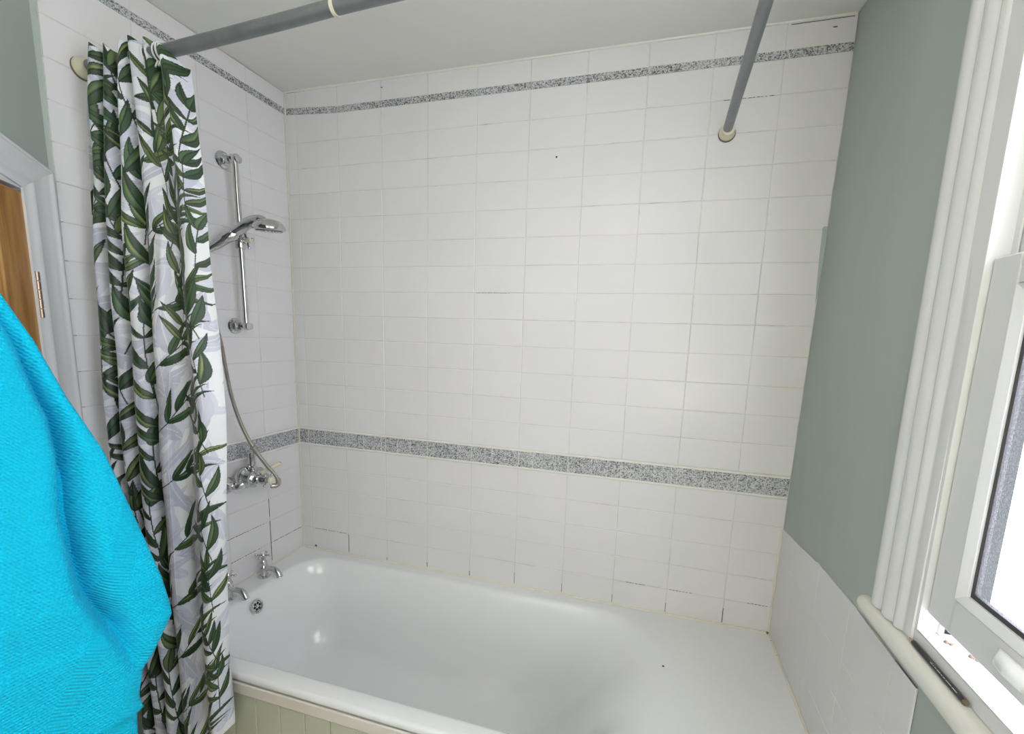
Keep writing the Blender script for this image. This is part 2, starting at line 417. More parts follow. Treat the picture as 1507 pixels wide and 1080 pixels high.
# mould flecks at tile feet and the small drilled hole
mb = MB()
for x, z, w, h in [(.252, .012, .0016, .085), (.452, .008, .0016, .012), (.652, .012, .0022, .020), (.852, .006, .0022, .022), (1.052, .010, .0014, .045), (1.252, .010, .0012, .035),
                   (1.452, .008, .0014, .030), (1.652, .008, .0016, .035), (1.852, .008, .0022, .055)]:
    mb.box(x-w/2, x+w/2, -.0005, .003, z, z+h)
for x0, x1, z in [(.07, .25, .1006), (1.50, 1.56, .1006), (1.66, 1.74, .1006), (1.93, 1.99, .1006), (1.69, 1.83, ROWU[0]), (.86, 1.0, ROWU[6])]:
    for q in np.arange(x0, x1, .012):
        mb.box(q, q+.009*random.random()+.003, -.0005, .003, z-.0005, z+.0005)
mb.box(.065, .075, -.0008, .003, .010, .018)
for q in np.arange(1.86, 2.015, .011): mb.box(q, q+.0105, -.0012, .003, CEIL-.0075, CEIL-.0060)
for q in np.arange(.012, .10, .010): mb.box(q, q+.006+.004*random.random(), -.0016, .003, CEIL-.004, CEIL-.0015-.002*random.random())
mb.box(1.972, 1.983, -.0010, .003, 1.951, 1.9535); mb.box(.452, .460, -.0008, .003, 1.951, 1.9535)
mb.build('mould_speck', m_mould, rb, smooth=0, kind='stuff')
MB().prism([(2.0125, 1.386), (2.016, 1.392), (2.028, 1.390), (2.0262, 1.30), (2.0245, 1.20), (2.020, 1.155), (2.017, 1.20), (2.0135, 1.30)], 1, -.0010, .002).build('paint_smear', m_green, rb, smooth=0, label='sage paint brushed over the last tiles')
mb = MB(); mb.lathe([(.0001, .0), (.0032, .0), (.0032, .0008), (.0001, .0008)], (1.1555, 0, 1.6536), (0, -1, 0), n=12)
mb.build('drilled_hole', m_dark, rb)

# ------------------------------------------------------------------ left wall
rl = empty('wall_left', (0, -.4, -Z0), kind='structure')
MB().box(-.12, -.0065, -.8275, .14, -Z0, CEIL+.002).build('plaster', m_green, rl, smooth=0)  # painted wall behind the tiles
MB().box(-.0062, -.0012, -.812, -.001, -.02, CEIL).build('grout', m_grout, rl, smooth=0)
def YE(z): return -.8336+.0115*max(0, min(z, 2))       # ragged end of the tiling
def l3(u, z): return (0, max(u, YE(z)), z + (WEDGE(0) if z > 1.85 and z < CEIL-.01 else 0))
lc = [(-.1914, -.003), (-.3914, -.1914), (-.5914, -.3914), (-.84, -.5914)]
tiles('wall_tiles', lo+hi, lc, l3, (1, 0, 0), rl)
for za, zb, w, lab in ((Z_BB, Z_BT, 0, 'grey speckled mosaic border at waist height'), (Z_UB, Z_UT, WEDGE(0), 'thin grey speckled mosaic border under the ceiling')):
    MB().box(-.004, .0004, YE(za), -.0015, za+w, zb+w).build('mosaic_border', m_mosaic, rl, smooth=0, label=lab)
for za, zb in ((Z_BT, .5825), (.5022, Z_BB)):
    MB().tube([(.0006, YE(za), (za+zb)/2), (.0006, -.002, (za+zb)/2)], (zb-za)*.5, n=10).build('border_liner', m_trimstrip, rl)
mb = MB()
for y, z, w, h in [(-.1914, .02, .002, .18), (-.1914, .22, .0014, .08)]: mb.box(-.003, .0005, y-w/2, y+w/2, z, z+h)
for y0, y1, z in [(-.19, -.01, .1006), (-.39, -.24, .1006), (-.40, -.30, .2004), (-.36, -.22, .2004)]:
    for q in np.arange(y0, y1, .013): mb.box(-.003, .0005, q, q+.010*random.random()+.002, z-.0005, z+.0005)
mb.build('mould_speck', m_mould, rl, smooth=0, kind='stuff')

# ------------------------------------------------------------------ angled wall with the pine door (35 degrees), then the wall beyond it
AD = Vector((0, -.8275, 0)); ED = Vector((math.sin(math.radians(35)), -math.cos(math.radians(35)), 0)); ND = Vector((-ED.y, ED.x, 0))
def d3(s, z, o): p = AD + ED*s + ND*o; return (p.x, p.y, z)
class DB(MB):
    """boxes laid out along the angled wall: s along it, o out of it"""
    def dbox(s, s0, s1, o0, o1, z0, z1, bev=0):
        t = MB(); t.box(s0, s1, o0, o1, z0, z1, bev); return s.add([d3(p[0], p[2], p[1]) for p in t.v], t.f)
    def dprism(s, poly, s0, s1):      # polygon (o, z) extruded along s
        n = len(poly); vs = [d3(s0, z, o) for o, z in poly]+[d3(s1, z, o) for o, z in poly]
        return s.add(vs, [tuple(range(n))[::-1], tuple(range(n, 2*n))]+[(i, (i+1) % n, n+(i+1) % n, n+i) for i in range(n)])
DW, DE = .118, .88           # door opening along the wall
DT = 1.318                   # door top
wl = empty('wall_door', tuple(AD)[:2]+(-Z0,), kind='structure')
g = DB(); g.dbox(0, DW-.002, -.12, -.003, -Z0, CEIL+.002); g.dbox(DE+.002, 1.0, -.12, -.003, -Z0, CEIL+.002); g.dbox(DW-.002, DE+.002, -.12, -.003, DT+.04, CEIL+.002)
g.build('plaster', m_green, wl, smooth=0)
P2 = AD + ED*1.0
struct_box('wall_passage', m_ceil, P2.x-.12, P2.x, -2.9, P2.y-.003, -Z0, CEIL+.002)
dr = empty('door_1', d3(.5, -Z0, 0), kind='structure')
# architrave: moulded sides and head
def prof(w, s0, sgn):    # (s, o) section: thick outer bead, steps down to the door
    q = [(0, 0), (0, .011), (.003, .013), (.011, .013), (.014, .0105), (.030, .0095), (.040, .007), (.074, .007), (.078, .0085), (.086, .0085), (.092, .0055), (.118, .005), (.118, 0)]
    return [(s0+sgn*a*w/.118, o) for a, o in q]
HZ = lambda s: 1.401+ip(s, [0, .25, .95], [0, .036, .036])      # head leans with the old frame
for nm, s0, sg in (('architrave', .0105, 1), ('architrave', DE+.118, -1)):
    g = DB(); pr = prof(.118, s0, sg); n = len(pr)
    vs = [d3(s, -Z0+.002, o) for s, o in pr]
    for s, o in pr:
        k = abs(s-s0)/.118; vs.append(d3(s, HZ(s) - k*.086, o))
    g.add(vs, [tuple(range(n))[::-1], tuple(range(n, 2*n))]+[(i, (i+1) % n, n+(i+1) % n, n+i) for i in range(n)])
    g.build(nm, m_gloss, dr)
g = DB(); ss = [.0105, .118, .2, .28, .5, DE, DE+.118]; pr = prof(.086, 0, 1); n = len(pr); vs = []
for s in ss:
    for a, o in pr:
        k = a/.086
        sc = s + (k*.118 if s == ss[0] else 0) - (k*.118 if s == ss[-1] else 0)
        if s in (.118, DE) : sc = s
        vs.append(d3(min(max(sc, 0), .998), HZ(s if s != ss[0] else k*.118)-a, o))
# drop the duplicate stations so the mitres stay clean
st = [0, 2, 3, 4, 6]; vv = []
for i in st: vv += vs[i*n:(i+1)*n]
fs = []
for i in range(len(st)-1):
    for j in range(n): fs.append((i*n+j, i*n+(j+1) % n, (i+1)*n+(j+1) % n, (i+1)*n+j))
fs += [tuple(range(n))[::-1], tuple(range((len(st)-1)*n, len(st)*n))]
g.add(vv, fs).build('architrave_head', m_gloss, dr)
g = DB(); g.dbox(DW-.002, DW+.001, -.10, .0, -Z0, DT+.03); g.dbox(DE-.001, DE+.002, -.10, 0, -Z0, DT+.03); g.dbox(DW, DE, -.10, 0, DT+.012, DT+.04); g.dbox(DW, DW+.016, -.062, -.044, -Z0, DT+.012); g.dbox(DE-.016, DE, -.062, -.044, -Z0, DT+.012); g.dbox(DW, DE, -.062, -.044, DT-.010, DT+.012); g.build('door_lining', m_gloss, dr, smooth=0)
g = DB(); g.dbox(-.05, 1.05, -.34, -.30, -Z0, CEIL); g.build('hall_wall', m_ceil, dr, smooth=0)
# leaf: stiles, rails, two recessed panels
g = DB(); B = .003
g.dbox(DW+.003, DW+.105, -.042, 0, -Z0+.008, DT+.004, B); g.dbox(DE-.105, DE-.003, -.042, 0, -Z0+.008, DT+.004, B)
g.dbox(DW+.105, DE-.105, -.042, -.0005, DT-.115, DT+.004, B); g.dbox(DW+.105, DE-.105, -.042, -.0005, .10, .27, B); g.dbox(DW+.105, DE-.105, -.042, -.0005, -Z0+.008, -Z0+.21, B)
g.dbox(.44, .54, -.042, -.0005, .27, DT-.115, B); g.dbox(.44, .54, -.042, -.0005, -Z0+.21, .10, B)
for a, b_ in ((DW+.105, .44), (.54, DE-.105)):
    for z0, z1 in ((.27, DT-.115), (-Z0+.21, .10)):
        g.dbox(a, b_, -.030, -.018, z0, z1)
        for t in (0, .008):     # moulding round the panel
            w = .010-t*.5; o1 = -.006-t
            g.dbox(a+t, a+t+w, -.03, o1, z0, z1); g.dbox(b_-t-w, b_-t, -.03, o1, z0, z1); g.dbox(a, b_, -.03, o1, z0+t, z0+t+w); g.dbox(a, b_, -.03, o1, z1-t-w, z1-t)
leaf = g.build('door_leaf', m_pine, dr, label='orange varnished pine door leaf'); sub(leaf, dr)
g = DB()
for zc in (1.085, -.35):
    for k in range(5):
        g.tube([d3(DW+.002, zc-.055+k*.0225, .005), d3(DW+.002, zc-.055+k*.0225+.0205, .005)], .006, n=10)
    g.dbox(DW+.002, DW+.010, -.004, .0015, zc-.055, zc+.057)
g.build('hinge', m_brass, leaf)
g = DB(); g.lathe([(.024, 0), (.024, .006), (.010, .010), (.010, .03), (.024, .04), (.027, .052), (.02, .064), (.0, .067)], d3(DE-.055, .45, 0), ND, n=20); g.build('door_knob', m_brass, leaf)

# ------------------------------------------------------------------ right wall, opening for the sash window
WY0, WY1, WZ0, WZ1 = -.785, -1.815, .53, 1.85
rr = empty('wall_right', (2.02, -1.4, -Z0), kind='structure')
def rwall(y0, y1, z0, z1, mb):
    zs = sorted({z0, z1} | {z for z in (0., .5, 1.88) if z0 < z < z1}); xo = 2.16
    if z1 > CEIL: pass
    for a, b_ in zip(zs[:-1], zs[1:]):
        mb.add([(RX(a), y0, a), (RX(a), y1, a), (xo-.05, y1, a), (xo-.05, y0, a), (RX(b_), y0, b_), (RX(b_), y1, b_), (xo-.05, y1, b_), (xo-.05, y0, b_)],
               [(0, 1, 5, 4), (2, 3, 7, 6), (0, 4, 7, 3), (1, 2, 6, 5), (0, 3, 2, 1), (4, 5, 6, 7)])
mb = MB(); rwall(.006, -.690, -Z0, CEIL+.002, mb); rwall(-1.905, -2.9, -Z0, CEIL+.002, mb); rwall(-.690, -1.905, -Z0, .470, mb); rwall(-.690, -1.905, WZ1+.03, CEIL+.002, mb)
mb.build('plaster', m_green, rr, smooth=0)
# low tiled apron beside the bath, painted over, with a rising cut top
TZ = lambda y: ip(-y, [0, .12, .32, .345, .40, .575, .9], [.397, .411, .431, .440, .441, .4505, .4505])
MB().add([p for y in np.linspace(-.001, -.834, 18) for p in [(2.0132, y, -.3), (2.0132, y, TZ(y)-.001), (2.0105, y, TZ(y)-.001), (2.0105, y, -.3)]],
         [(i*4+k, i*4+(k+1) % 4, i*4+4+(k+1) % 4, i*4+4+k) for i in range(17) for k in range(4)] + [(0, 1, 2, 3), (68, 69, 70, 71)]).build('grout', m_trimstrip, rr, smooth=0)
cs = [(-.16, -.003), (-.36, -.16), (-.56, -.36), (-.76, -.56), (-.835, -.76)]
def r3(u, z):
    t = TZ(u); return (2.0098, u, t-.001 if z > .399 else min(z, t))
rows = [(-.25, -.1), (-.1, .0008)]+lo[:3]+[(.3002, .43)]
tiles('wall_tiles', rows, cs, r3, (-1, 0, 0), rr, thick=.003, gap=.0002, bev=.0006)
# rear wall, with an unseen frosted window added for fill light
struct_box('wall_rear', m_ceil, P2.x-.12, .60, -2.9, -2.78, -Z0, CEIL+.002)
rw = empty('wall_rear_added_window_side', (1.25, -2.8, -Z0), kind='structure')
VX0, VX1, VZ0, VZ1 = .85, 1.45, .38, .92
mb = MB(); mb.box(VX1, 2.11, -2.9, -2.78, -Z0, CEIL+.002); mb.box(.60, VX0, -2.9, -2.78, -Z0, CEIL+.002); mb.box(VX0, VX1, -2.9, -2.78, -Z0, VZ0); mb.box(VX0, VX1, -2.9, -2.78, VZ1, CEIL+.002); mb.build('plaster', m_ceil, rw, smooth=0)
w2 = empty('added_window', (1.15, -2.8, VZ0), kind='structure')  # added window, out of view, lets in extra light from behind
mb = MB(); mb.box(VX0, VX0+.05, -2.86, -2.80, VZ0, VZ1, .004); mb.box(VX1-.05, VX1, -2.86, -2.8, VZ0, VZ1, .004); mb.box(VX0+.05, VX1-.05, -2.86, -2.8, VZ0, VZ0+.05, .004); mb.box(VX0+.05, VX1-.05, -2.86, -2.8, VZ1-.05, VZ1, .004)
mb.build('added_window_frame', m_upvc, w2)
MB().box(VX0+.05, VX1-.05, -2.835, -2.83, VZ0+.05, VZ1-.05).build('pane', m_frost, w2, smooth=0)

# ------------------------------------------------------------------ the sash window in the right wall
w1 = empty('window_1', (2.03, -1.3, .5), kind='structure')
# moulded architrave
AP = [(2.030, -.655), (2.006, -.655), (2.0035, -.660), (2.0035, -.676), (2.006, -.682), (2.0105, -.686), (2.0085, -.692), (2.005, -.700), (2.0055, -.714), (2.010, -.724), (2.0135, -.728),
      (2.011, -.732), (2.009, -.740), (2.011, -.748), (2.0165, -.752), (2.018, -.755), (2.0165, -.758), (2.018, -.778), (2.030, -.780)]
for mirror in (False, True):
    vs = []
    for z in (.5065, 1.845):
        for x, y in AP:
            yy = (y + .0155*(z-.5)*ip(-y, [.74, .775], [1, 0])) if not mirror else -2.6-y
            vs.append((x + .010*(z-.5)/1.35, yy, z))
    n = len(AP)
    MB().add(vs, [tuple(range(n))[::-1], tuple(range(n, 2*n))]+[(i, (i+1) % n, n+(i+1) % n, n+i) for i in range(n)]).build('architrave', m_gloss, w1, smooth=50)
MB().box(2.010, 2.034, -.63, -1.97, 1.846, 1.95, .004).build('architrave_head', m_gloss, w1)
# rounded sill board with a bullnose and rounded left end
mb = MB(); ys = [-.607, -.609, -.614, -.624, -.64]+[-.7, -1.2, -1.99]; K = 14; vs = []
for i, y in enumerate(ys):
    q = [.30, .62, .82, .96, 1, 1, 1, 1][i]
    zc = .4845; hz = .0195*q; 
    for k in range(K):
        a = math.pi/2 + math.pi*k/(K-1); vs.append((2.0145 + math.cos(a)*.0215*q, y, zc + math.sin(a)*hz))
    vs.append((2.05, y, zc-hz)); vs.append((2.05, y, zc+hz))
n = K+2; fs = [(i*n+j, i*n+(j+1) % n, (i+1)*n+(j+1) % n, (i+1)*n+j) for i in range(len(ys)-1) for j in range(n)] + [tuple(range(n))[::-1], tuple(range((len(ys)-1)*n, len(ys)*n))]
mb.add(vs, fs).build('windowsill', m_cream, w1, smooth=50, label='cream painted bullnose window board')
mb = MB(); mb.box(2.022, 2.105, -.776, -1.83, .504, .530, .0015); mb.build('inner_stool', m_gloss, w1)
mb = MB(); mb.box(2.0225, 2.0265, -.785, -1.81, .5305, .5325); mb.build('stool_lip', m_gloss, w1, smooth=0)
# box frame: reveal, parting beads, outer frame
for ya, yb_ in ((-.693, -.786), (-1.814, -1.902)):
    mb = MB(); mb.box(2.0215, 2.052, ya, yb_, .5305, 1.85, .0005); mb.build('reveal_lining', m_gloss, w1)
MB().box(2.052, 2.11, -.693, -.783, .5305, 1.85).build('box_frame', m_outframe, w1, smooth=0)
MB().box(2.052, 2.11, -1.817, -1.902, .5305, 1.85).build('box_frame', m_outframe, w1, smooth=0)
MB().box(2.0215, 2.11, -.693, -1.902, 1.849, 1.88).build('head_lining', m_gloss, w1, smooth=0)
mb = MB(); mb.box(2.0515, 2.0545, -.783, -.797, .53, 1.85); mb.box(2.0515, 2.0545, -1.803, -1.817, .53, 1.85); mb.build('parting_bead', m_gloss, w1, smooth=0)
mb = MB(); mb.box(2.085, 2.108, -.783, -.800, .505, 1.85, .002); mb.box(2.08, 2.108, -1.785, -1.817, .505, 1.85, .002); mb.box(2.08, 2.108, -.815, -1.785, 1.82, 1.85, .002); mb.build('outer_frame', m_outframe, w1)
# lower sash
SZ0, SZ1, GY, GZ0, GZ1 = .5665, 1.1655, -.864, .640, 1.108
YL = -.788
def frame_ring(mb, x0, x1, y0, y1, z0, z1, wy, wz0, wz1, bev=.002):
    mb.box(x0, x1, y0, y0-wy, z0, z1, bev); mb.box(x0, x1, y1+wy, y1, z0, z1, bev)
    mb.box(x0, x1, y0-wy, y1+wy, z0, z0+wz0, bev); mb.box(x0, x1, y0-wy, y1+wy, z1-wz1, z1, bev)
sash = MB(); frame_ring(sash, 2.031, 2.051, YL, -1.812, SZ0, SZ1, .060, .062, .046, .0025)
so = sub(sash.build('lower_sash', m_upvc, w1, label='white lower sash frame, raised a little'), w1)
# sloping glazing bead on all four sides
def bead(y0, y1, z0, z1, w, xa, xb):
    mb = MB(); O = [(y0, z0), (y1, z0), (y1, z1), (y0, z1)]; I = [(y0-w, z0+w), (y1+w, z0+w), (y1+w, z1-w), (y0-w, z1-w)]
    V = [(xa, *p) for p in O]+[(xb, *p) for p in I]+[(xb+.006, *p) for p in O]+[(xb+.006, *p) for p in I]
    fs = []
    for i in range(4):
        j = (i+1) % 4; fs += [(i, j, 4+j, 4+i), (8+i, 8+j, 12+j, 12+i), (i, j, 8+j, 8+i), (4+i, 4+j, 12+j, 12+i)]
    return mb.add(V, fs)
bead(YL-.059, -1.753, SZ0+.061, SZ1-.045, .013, 2.031, 2.0385).build('glazing_bead', m_upvc, so, smooth=0)
def ring4(y0, y1, z0, z1, w, xa, xb):
    mb = MB(); mb.box(xa, xb, y0, y0-w, z0, z1); mb.box(xa, xb, y1+w, y1, z0, z1); mb.box(xa, xb, y0-w, y1+w, z0, z0+w); mb.box(xa, xb, y0-w, y1+w, z1-w, z1); return mb
ring4(YL-.0725, -1.7395, SZ0+.0745, SZ1-.0585, .0075, 2.0425, 2.050).build('gasket', m_gasket, so, smooth=0)
MB().box(2.043, 2.0455, YL-.0755, -1.7365, SZ0+.0775, SZ1-.0615).build('pane', m_glass, so, smooth=0)
# cast sash lift on the bottom rail: a curled lip standing off a back plate
mb = MB(); n = 17; vs = []; LY0, LY1 = -.955, -1.065
for i in range(n):
    t = i/(n-1); y = LY0+(LY1-LY0)*t; s = math.sin(math.pi*t)**.55
    e = 1-s; sec = [(2.0305, .6235), (2.0285-.004*s, .6225), (2.0270-.014*s, .614-.002*e), (2.0265-.017*s, .604-.006*e), (2.0265-.0155*s, .6015-.006*e), (2.0275-.012*s, .606-.006*e), (2.0285-.004*s, .612-.010*e), (2.0305, .613-.012*e)]
    vs += [(x, y, .605+(z-.609)*.72 - .004*e*(j > 1)) for j, (x, z) in enumerate(sec)]
k = 8; fs = [(i*k+j, i*k+(j+1) % k, (i+1)*k+(j+1) % k, (i+1)*k+j) for i in range(n-1) for j in range(k)]+[tuple(range(k))[::-1], tuple(range((n-1)*k, n*k))]
lift = sub(mb.add(vs, fs).build('sash_lift', m_wplast, so, smooth=60), w1)
MB().lathe([(.0035, 0), (.0035, .001), (.002, .0018), (.0, .0018)], (2.031, -.988, .597), (-1, 0, 0), n=12).build('screw', m_steel, so)
# upper sash
us = MB(); frame_ring(us, 2.056, 2.076, -.790, -1.812, 1.125, 1.848, .060, .04, .05, .0025)
uo = sub(us.build('upper_sash', m_upvc, w1), w1)
MB().box(2.065, 2.068, -.85, -1.752, 1.165, 1.798).build('pane', m_glass, uo, smooth=0)
# grime where the frame meets the stool
mb = MB()
for y, x, s in [(-.812, 2.052, .004), (-.818, 2.056, .003), (-.815, 2.060, .0025), (-.845, 2.070, .005), (-.853, 2.074, .004), (-.862, 2.078, .003)]: mb.ball((x, y, .5305), s, 8)
mb.build('grime', m_grime, w1, kind='stuff')

# outside
oy = MB().box(2.6, 9, -6, 6, -3.2, -3.1).build('garden_lawn', m_lawn, None, origin=(5, 0, -3.1), smooth=0); tag(oy, kind='structure')

# ------------------------------------------------------------------ bathtub
bt = empty('bathtub', (.9, -.38, -Z0), 'long white bathtub with rounded ends and broad ledge under the tiled walls', 'bath')
def tub():
    mb = MB(); NS = 160
    XA, XB, YA, YB = .088, 1.635, -.052, -.697
    def ring(dl, dr, df, dn, z, rl_, rr_):
        x0, x1, y0, y1 = XA+dl, XB-dr, YB+dn, YA-df
        out = []
        # corner arcs: far-right, far-left, near-left, near-right
        cr = [(x1-rr_, y1-min(rr_, (y1-y0)/2-.001), rr_, 0), (x0+rl_, y1-min(rl_, (y1-y0)/2-.001), rl_, 1), (x0+rl_, y0+min(rl_, (y1-y0)/2-.001), rl_, 2), (x1-rr_, y0+min(rr_, (y1-y0)/2-.001), rr_, 3)]
        q = NS//4; na = q//2
        for ci, (cx, cy, r, k) in enumerate(cr):
            ry = min(r, (y1-y0)/2-.001)
            for i in range(na):
                a = math.pi/2*(k + i/(na-1)); out.append((cx+r*math.cos(a), cy+ry*math.sin(a), z))
            nx, ny, nr, nk = cr[(ci+1) % 4]; nry = min(nr, (y1-y0)/2-.001)
            p = out[-1]; a = math.pi/2*nk; e_ = (nx+nr*math.cos(a), ny+nry*math.sin(a))
            for i in range(1, q-na+1):
                t = i/(q-na+1); out.append((p[0]+(e_[0]-p[0])*t, p[1]+(e_[1]-p[1])*t, z))
        return out
    P = [ # dl, dr, df, dn, z, rl, rr
        (-.006, -.012, -.006, -.006, -.0003, .150, .240), (.002, .012, .002, .002, -.0022, .146, .235), (.009, .035, .009, .008, -.0075, .142, .230), (.016, .062, .016, .014, -.0170, .140, .225),
        (.023, .090, .022, .019, -.032, .138, .22), (.031, .125, .028, .023, -.058, .136, .22), (.041, .175, .036, .029, -.11, .135, .21),
        (.054, .24, .046, .038, -.19, .13, .20), (.070, .31, .058, .048, -.27, .125, .19), (.092, .37, .078, .066, -.335, .12, .18), (.125, .43, .11, .10, -.368, .11, .16), (.18, .50, .16, .15, -.383, .09, .12), (.26, .6, .22, .21, -.388, .06, .08)]
    R = [ring(*p) for p in P]
    # outer rim: project first ring outwards to the rectangle
    rim = []; X0, X1, Y0, Y1 = .002, 2.009, -.7405, -.0015
    for x, y, z in R[0]:
        cx, cy = .85, -.375
        dx, dy = x-cx, y-cy
        t = min((X1-cx)/dx if dx > 1e-9 else 1e9, (X0-cx)/dx if dx < -1e-9 else 1e9, (Y1-cy)/dy if dy > 1e-9 else 1e9, (Y0-cy)/dy if dy < -1e-9 else 1e9)
        rim.append((cx+dx*t, cy+dy*t, 0))
    for cxn in ((X0, Y0), (X0, Y1), (X1, Y0), (X1, Y1)):   # snap to corners
        i = min(range(len(rim)), key=lambda i: (rim[i][0]-cxn[0])**2+(rim[i][1]-cxn[1])**2); rim[i] = (*cxn, 0)
    def drop(dy, z): return [(x, y - (dy if y < Y0+1e-4 else 0), z) for x, y, _ in rim]
    rings = [drop(.006, -.024), drop(.0095, -.0225), drop(.0105, -.017), drop(.0105, -.009), drop(.008, -.003), drop(.003, -.0006), rim] + R
    n = NS; vs = [p for r in rings for p in r]; n = len(rings[0])
    fs = [(i*n+j, i*n+(j+1) % n, (i+1)*n+(j+1) % n, (i+1)*n+j) for i in range(len(rings)-1) for j in range(n)]
    fs.append(tuple(range((len(rings)-1)*n, len(rings)*n)))
    o = mb.add(vs, fs).build('tub_shell', m_bath, bt, smooth=60)
    return o
tub()
# overflow grille on the tap end
oc = Vector((.128, -.402, -.048)); oa = Vector((.96, 0, .28)).normalized()
mb = MB(); mb.lathe([(.001, -.004), (.026, -.004), (.027, .003), (.0255, .006), (.022, .0065), (.0195, .004), (.0185, .0015), (.001, .0015)], oc, oa, n=36)
ov = sub(mb.build('overflow', m_chrome, bt), bt)
u1 = oa.orthogonal().normalized(); u2 = oa.cross(u1)
mb = MB()
for k in range(6):
    a = k*math.pi/3+.3; mb.lathe([(.0001, 0), (.0052, 0), (.0052, .0008), (.0001, .0008)], oc+oa*.0012+(u1*math.cos(a)+u2*math.sin(a))*.0118, oa, n=12)
mb.build('slot', m_dark, ov)
MB().lathe([(.0001, 0), (.0042, 0), (.0036, .002), (.0001, .0025)], oc+oa*.0015, oa, n=14).build('screw', m_chrome, ov)
MB().lathe([(.001, 0), (.032, 0), (.033, .002), (.024, .003), (.001, .001)], (.36, -.375, -.3875), n=28).build('waste', m_chrome, bt)
# sealant bead round the tub
mb = MB(); mb.tube([(.003, -.74, .001), (.003, -.003, .001)], .0042, n=8); mb.tube([(.003, -.0035, .0012), (2.008, -.0035, .0012)], .0045, n=8); mb.tube([(2.0075, -.003, .001), (2.0075, -.74, .001)], .0042, n=8)
mb.build('trim_1', m_seal, None, kind='structure')
mb = MB(); mb.lathe([(.0001, 0), (.0038, 0), (.003, .001), (.0001, .0012)], (1.6411, -.3007, -.0004), n=12); mb.build('chip', m_dark, bt)
mb = MB(); mb.ball((2.004, -.006, .003), .005, 8); mb.ball((2.0, -.004, .003), .003, 8); mb.ball((2.006, -.05, .003), .0022, 8); mb.ball((2.006, -.13, .003), .002, 8); mb.build('grime', m_grime, bt, kind='stuff')
# corner sealant belongs to the walls
MB().tube([(.0025, -.0025, .003), (.0025, -.0025, CEIL)], .0034, n=8).build('trim_2', m_seal, None, kind='structure')
MB().tube([(2.0075, -.0025, .003), (2.0085, -.0025, .395)], .0036, n=8).build('trim_3', m_seal, None, kind='structure')
mb = MB(); mb.tube([(.003, -.002, CEIL), (2.03, -.002, CEIL)], .004, n=8); mb.build('ceiling_joint', m_trimstrip, rb)

# ------------------------------------------------------------------ bath panel
bp_ = empty('wooden_bath_surround', (1.0, -.73, -Z0), 'olive grey grooved board panel with pale top rail along the bath side', 'bath surround')
mb = MB(); xs = [.0+.0]+[.3781-.0885*k for k in range(4, 0, -1)]+[.3781+.0885*k for k in range(19)]+[2.006]
xs = sorted(x for x in xs if 0 <= x <= 2.006)
for a, b_ in zip(xs[:-1], xs[1:]):
    if b_-a > .01: mb.box(a+.0008, b_-.0008, -.742, -.728, -Z0, -.030, .0022)
mb.box(.0, 2.006, -.732, -.722, -Z0, -.03); mb.build('panel_board', m_panel, bp_, smooth=0)
mb = MB(); mb.prism([(-.728, -.030), (-.750, -.0285), (-.7535, -.031), (-.7535, -.062), (-.7505, -.067), (-.747, -.070), (-.742, -.071), (-.728, -.071)], 0, .0, 2.006)
mb.build('top_rail', m_rrail, bp_, smooth=0, label='pale painted top rail')

# ------------------------------------------------------------------ bath taps
def pillar_tap(ox, oy):
    t = empty('bath_tap', (ox, oy, 0), 'chrome pillar bath tap with cross head, in the corner nearer the long wall', 'tap', 'pair of bath taps')
    mb = MB(); mb.lathe([(.0, 0), (.0235, 0), (.0245, .003), (.021, .006), (.0135, .0075), (.0125, .018), (.0155, .026), (.0175, .036), (.0165, .046), (.0125, .053), (.0118, .058), (.0145, .060), (.0145, .066), (.0105, .070), (.009, .078), (.0095, .084), (.0, .086)], (ox, oy, 0), n=28)
    mb.build('tap_body', m_chrome, t)
    sp = spline([(ox+.006, oy, .034), (ox+.030, oy, .042), (ox+.052, oy, .043), (ox+.068, oy, .036), (ox+.078, oy, .022), (ox+.080, oy, .014)], 5)
    MB().tube(sp, [.0095+.0035*(i/len(sp))**2 for i in range(len(sp))], n=18).build('spout', m_chrome, t)
    mb = MB(); mb.lathe([(.0, .084), (.010, .085), (.0125, .092), (.0115, .100), (.008, .104), (.0, .105)], (ox, oy, 0), n=22)
    for k in range(4):
        a = math.pi/2*k+.35; d = Vector((math.cos(a), math.sin(a), 0)); c = Vector((ox, oy, .095))
        mb.tube([c+d*.006, c+d*.014, c+d*.024], [.0042, .003, .0034], n=10); mb.ball(c+d*.0275, .0052, 12)
    h = sub(mb.build('cross_handle', m_chrome, t), t)
    MB().lathe([(.0, .104), (.0075, .104), (.006, .107), (.0, .108)], (ox, oy, 0), n=16).build('index_button', m_wplast, h)
    return t
tap = pillar_tap(.048, -.284)
copy_thing(tap, (.006, -.170, 0), 'chrome pillar bath tap with cross head, half hidden by the shower curtain')

# ------------------------------------------------------------------ shower mixer
mv = empty('shower_mixer', (0, -.34, .40), 'chrome exposed shower mixer valve with cream lever on the left tiled wall', 'shower valve')
X_ = (1, 0, 0)
for yy in (-.388, -.238): MB().lathe([(.0, 0), (.032, 0), (.034, .003), (.029, .010), (.020, .022), (.0135, .029), (.0, .030)], (0, yy, .420), X_).build('wall_flange', m_chrome, mv)
mb = MB(); p = spline([(.024, -.388, .420), (.044, -.386, .421), (.056, -.378, .425), (.063, -.362, .434), (.066, -.345, .442)], 4); mb.tube(p, .0125, n=16); mb.build('inlet_elbow', m_chrome, mv); mb = MB()
p = spline([(.024, -.238, .420), (.044, -.240, .421), (.056, -.250, .425), (.063, -.27, .434), (.066, -.29, .442)], 4); mb.tube(p, .0125, n=16)
mb.build('inlet_elbow', m_chrome, mv)
MB().lathe([(.0, 0), (.0175, 0), (.0175, .012), (.0, .012)], (.030, -.388, .420), X_, n=6).build('union_nut', m_chrome, mv)
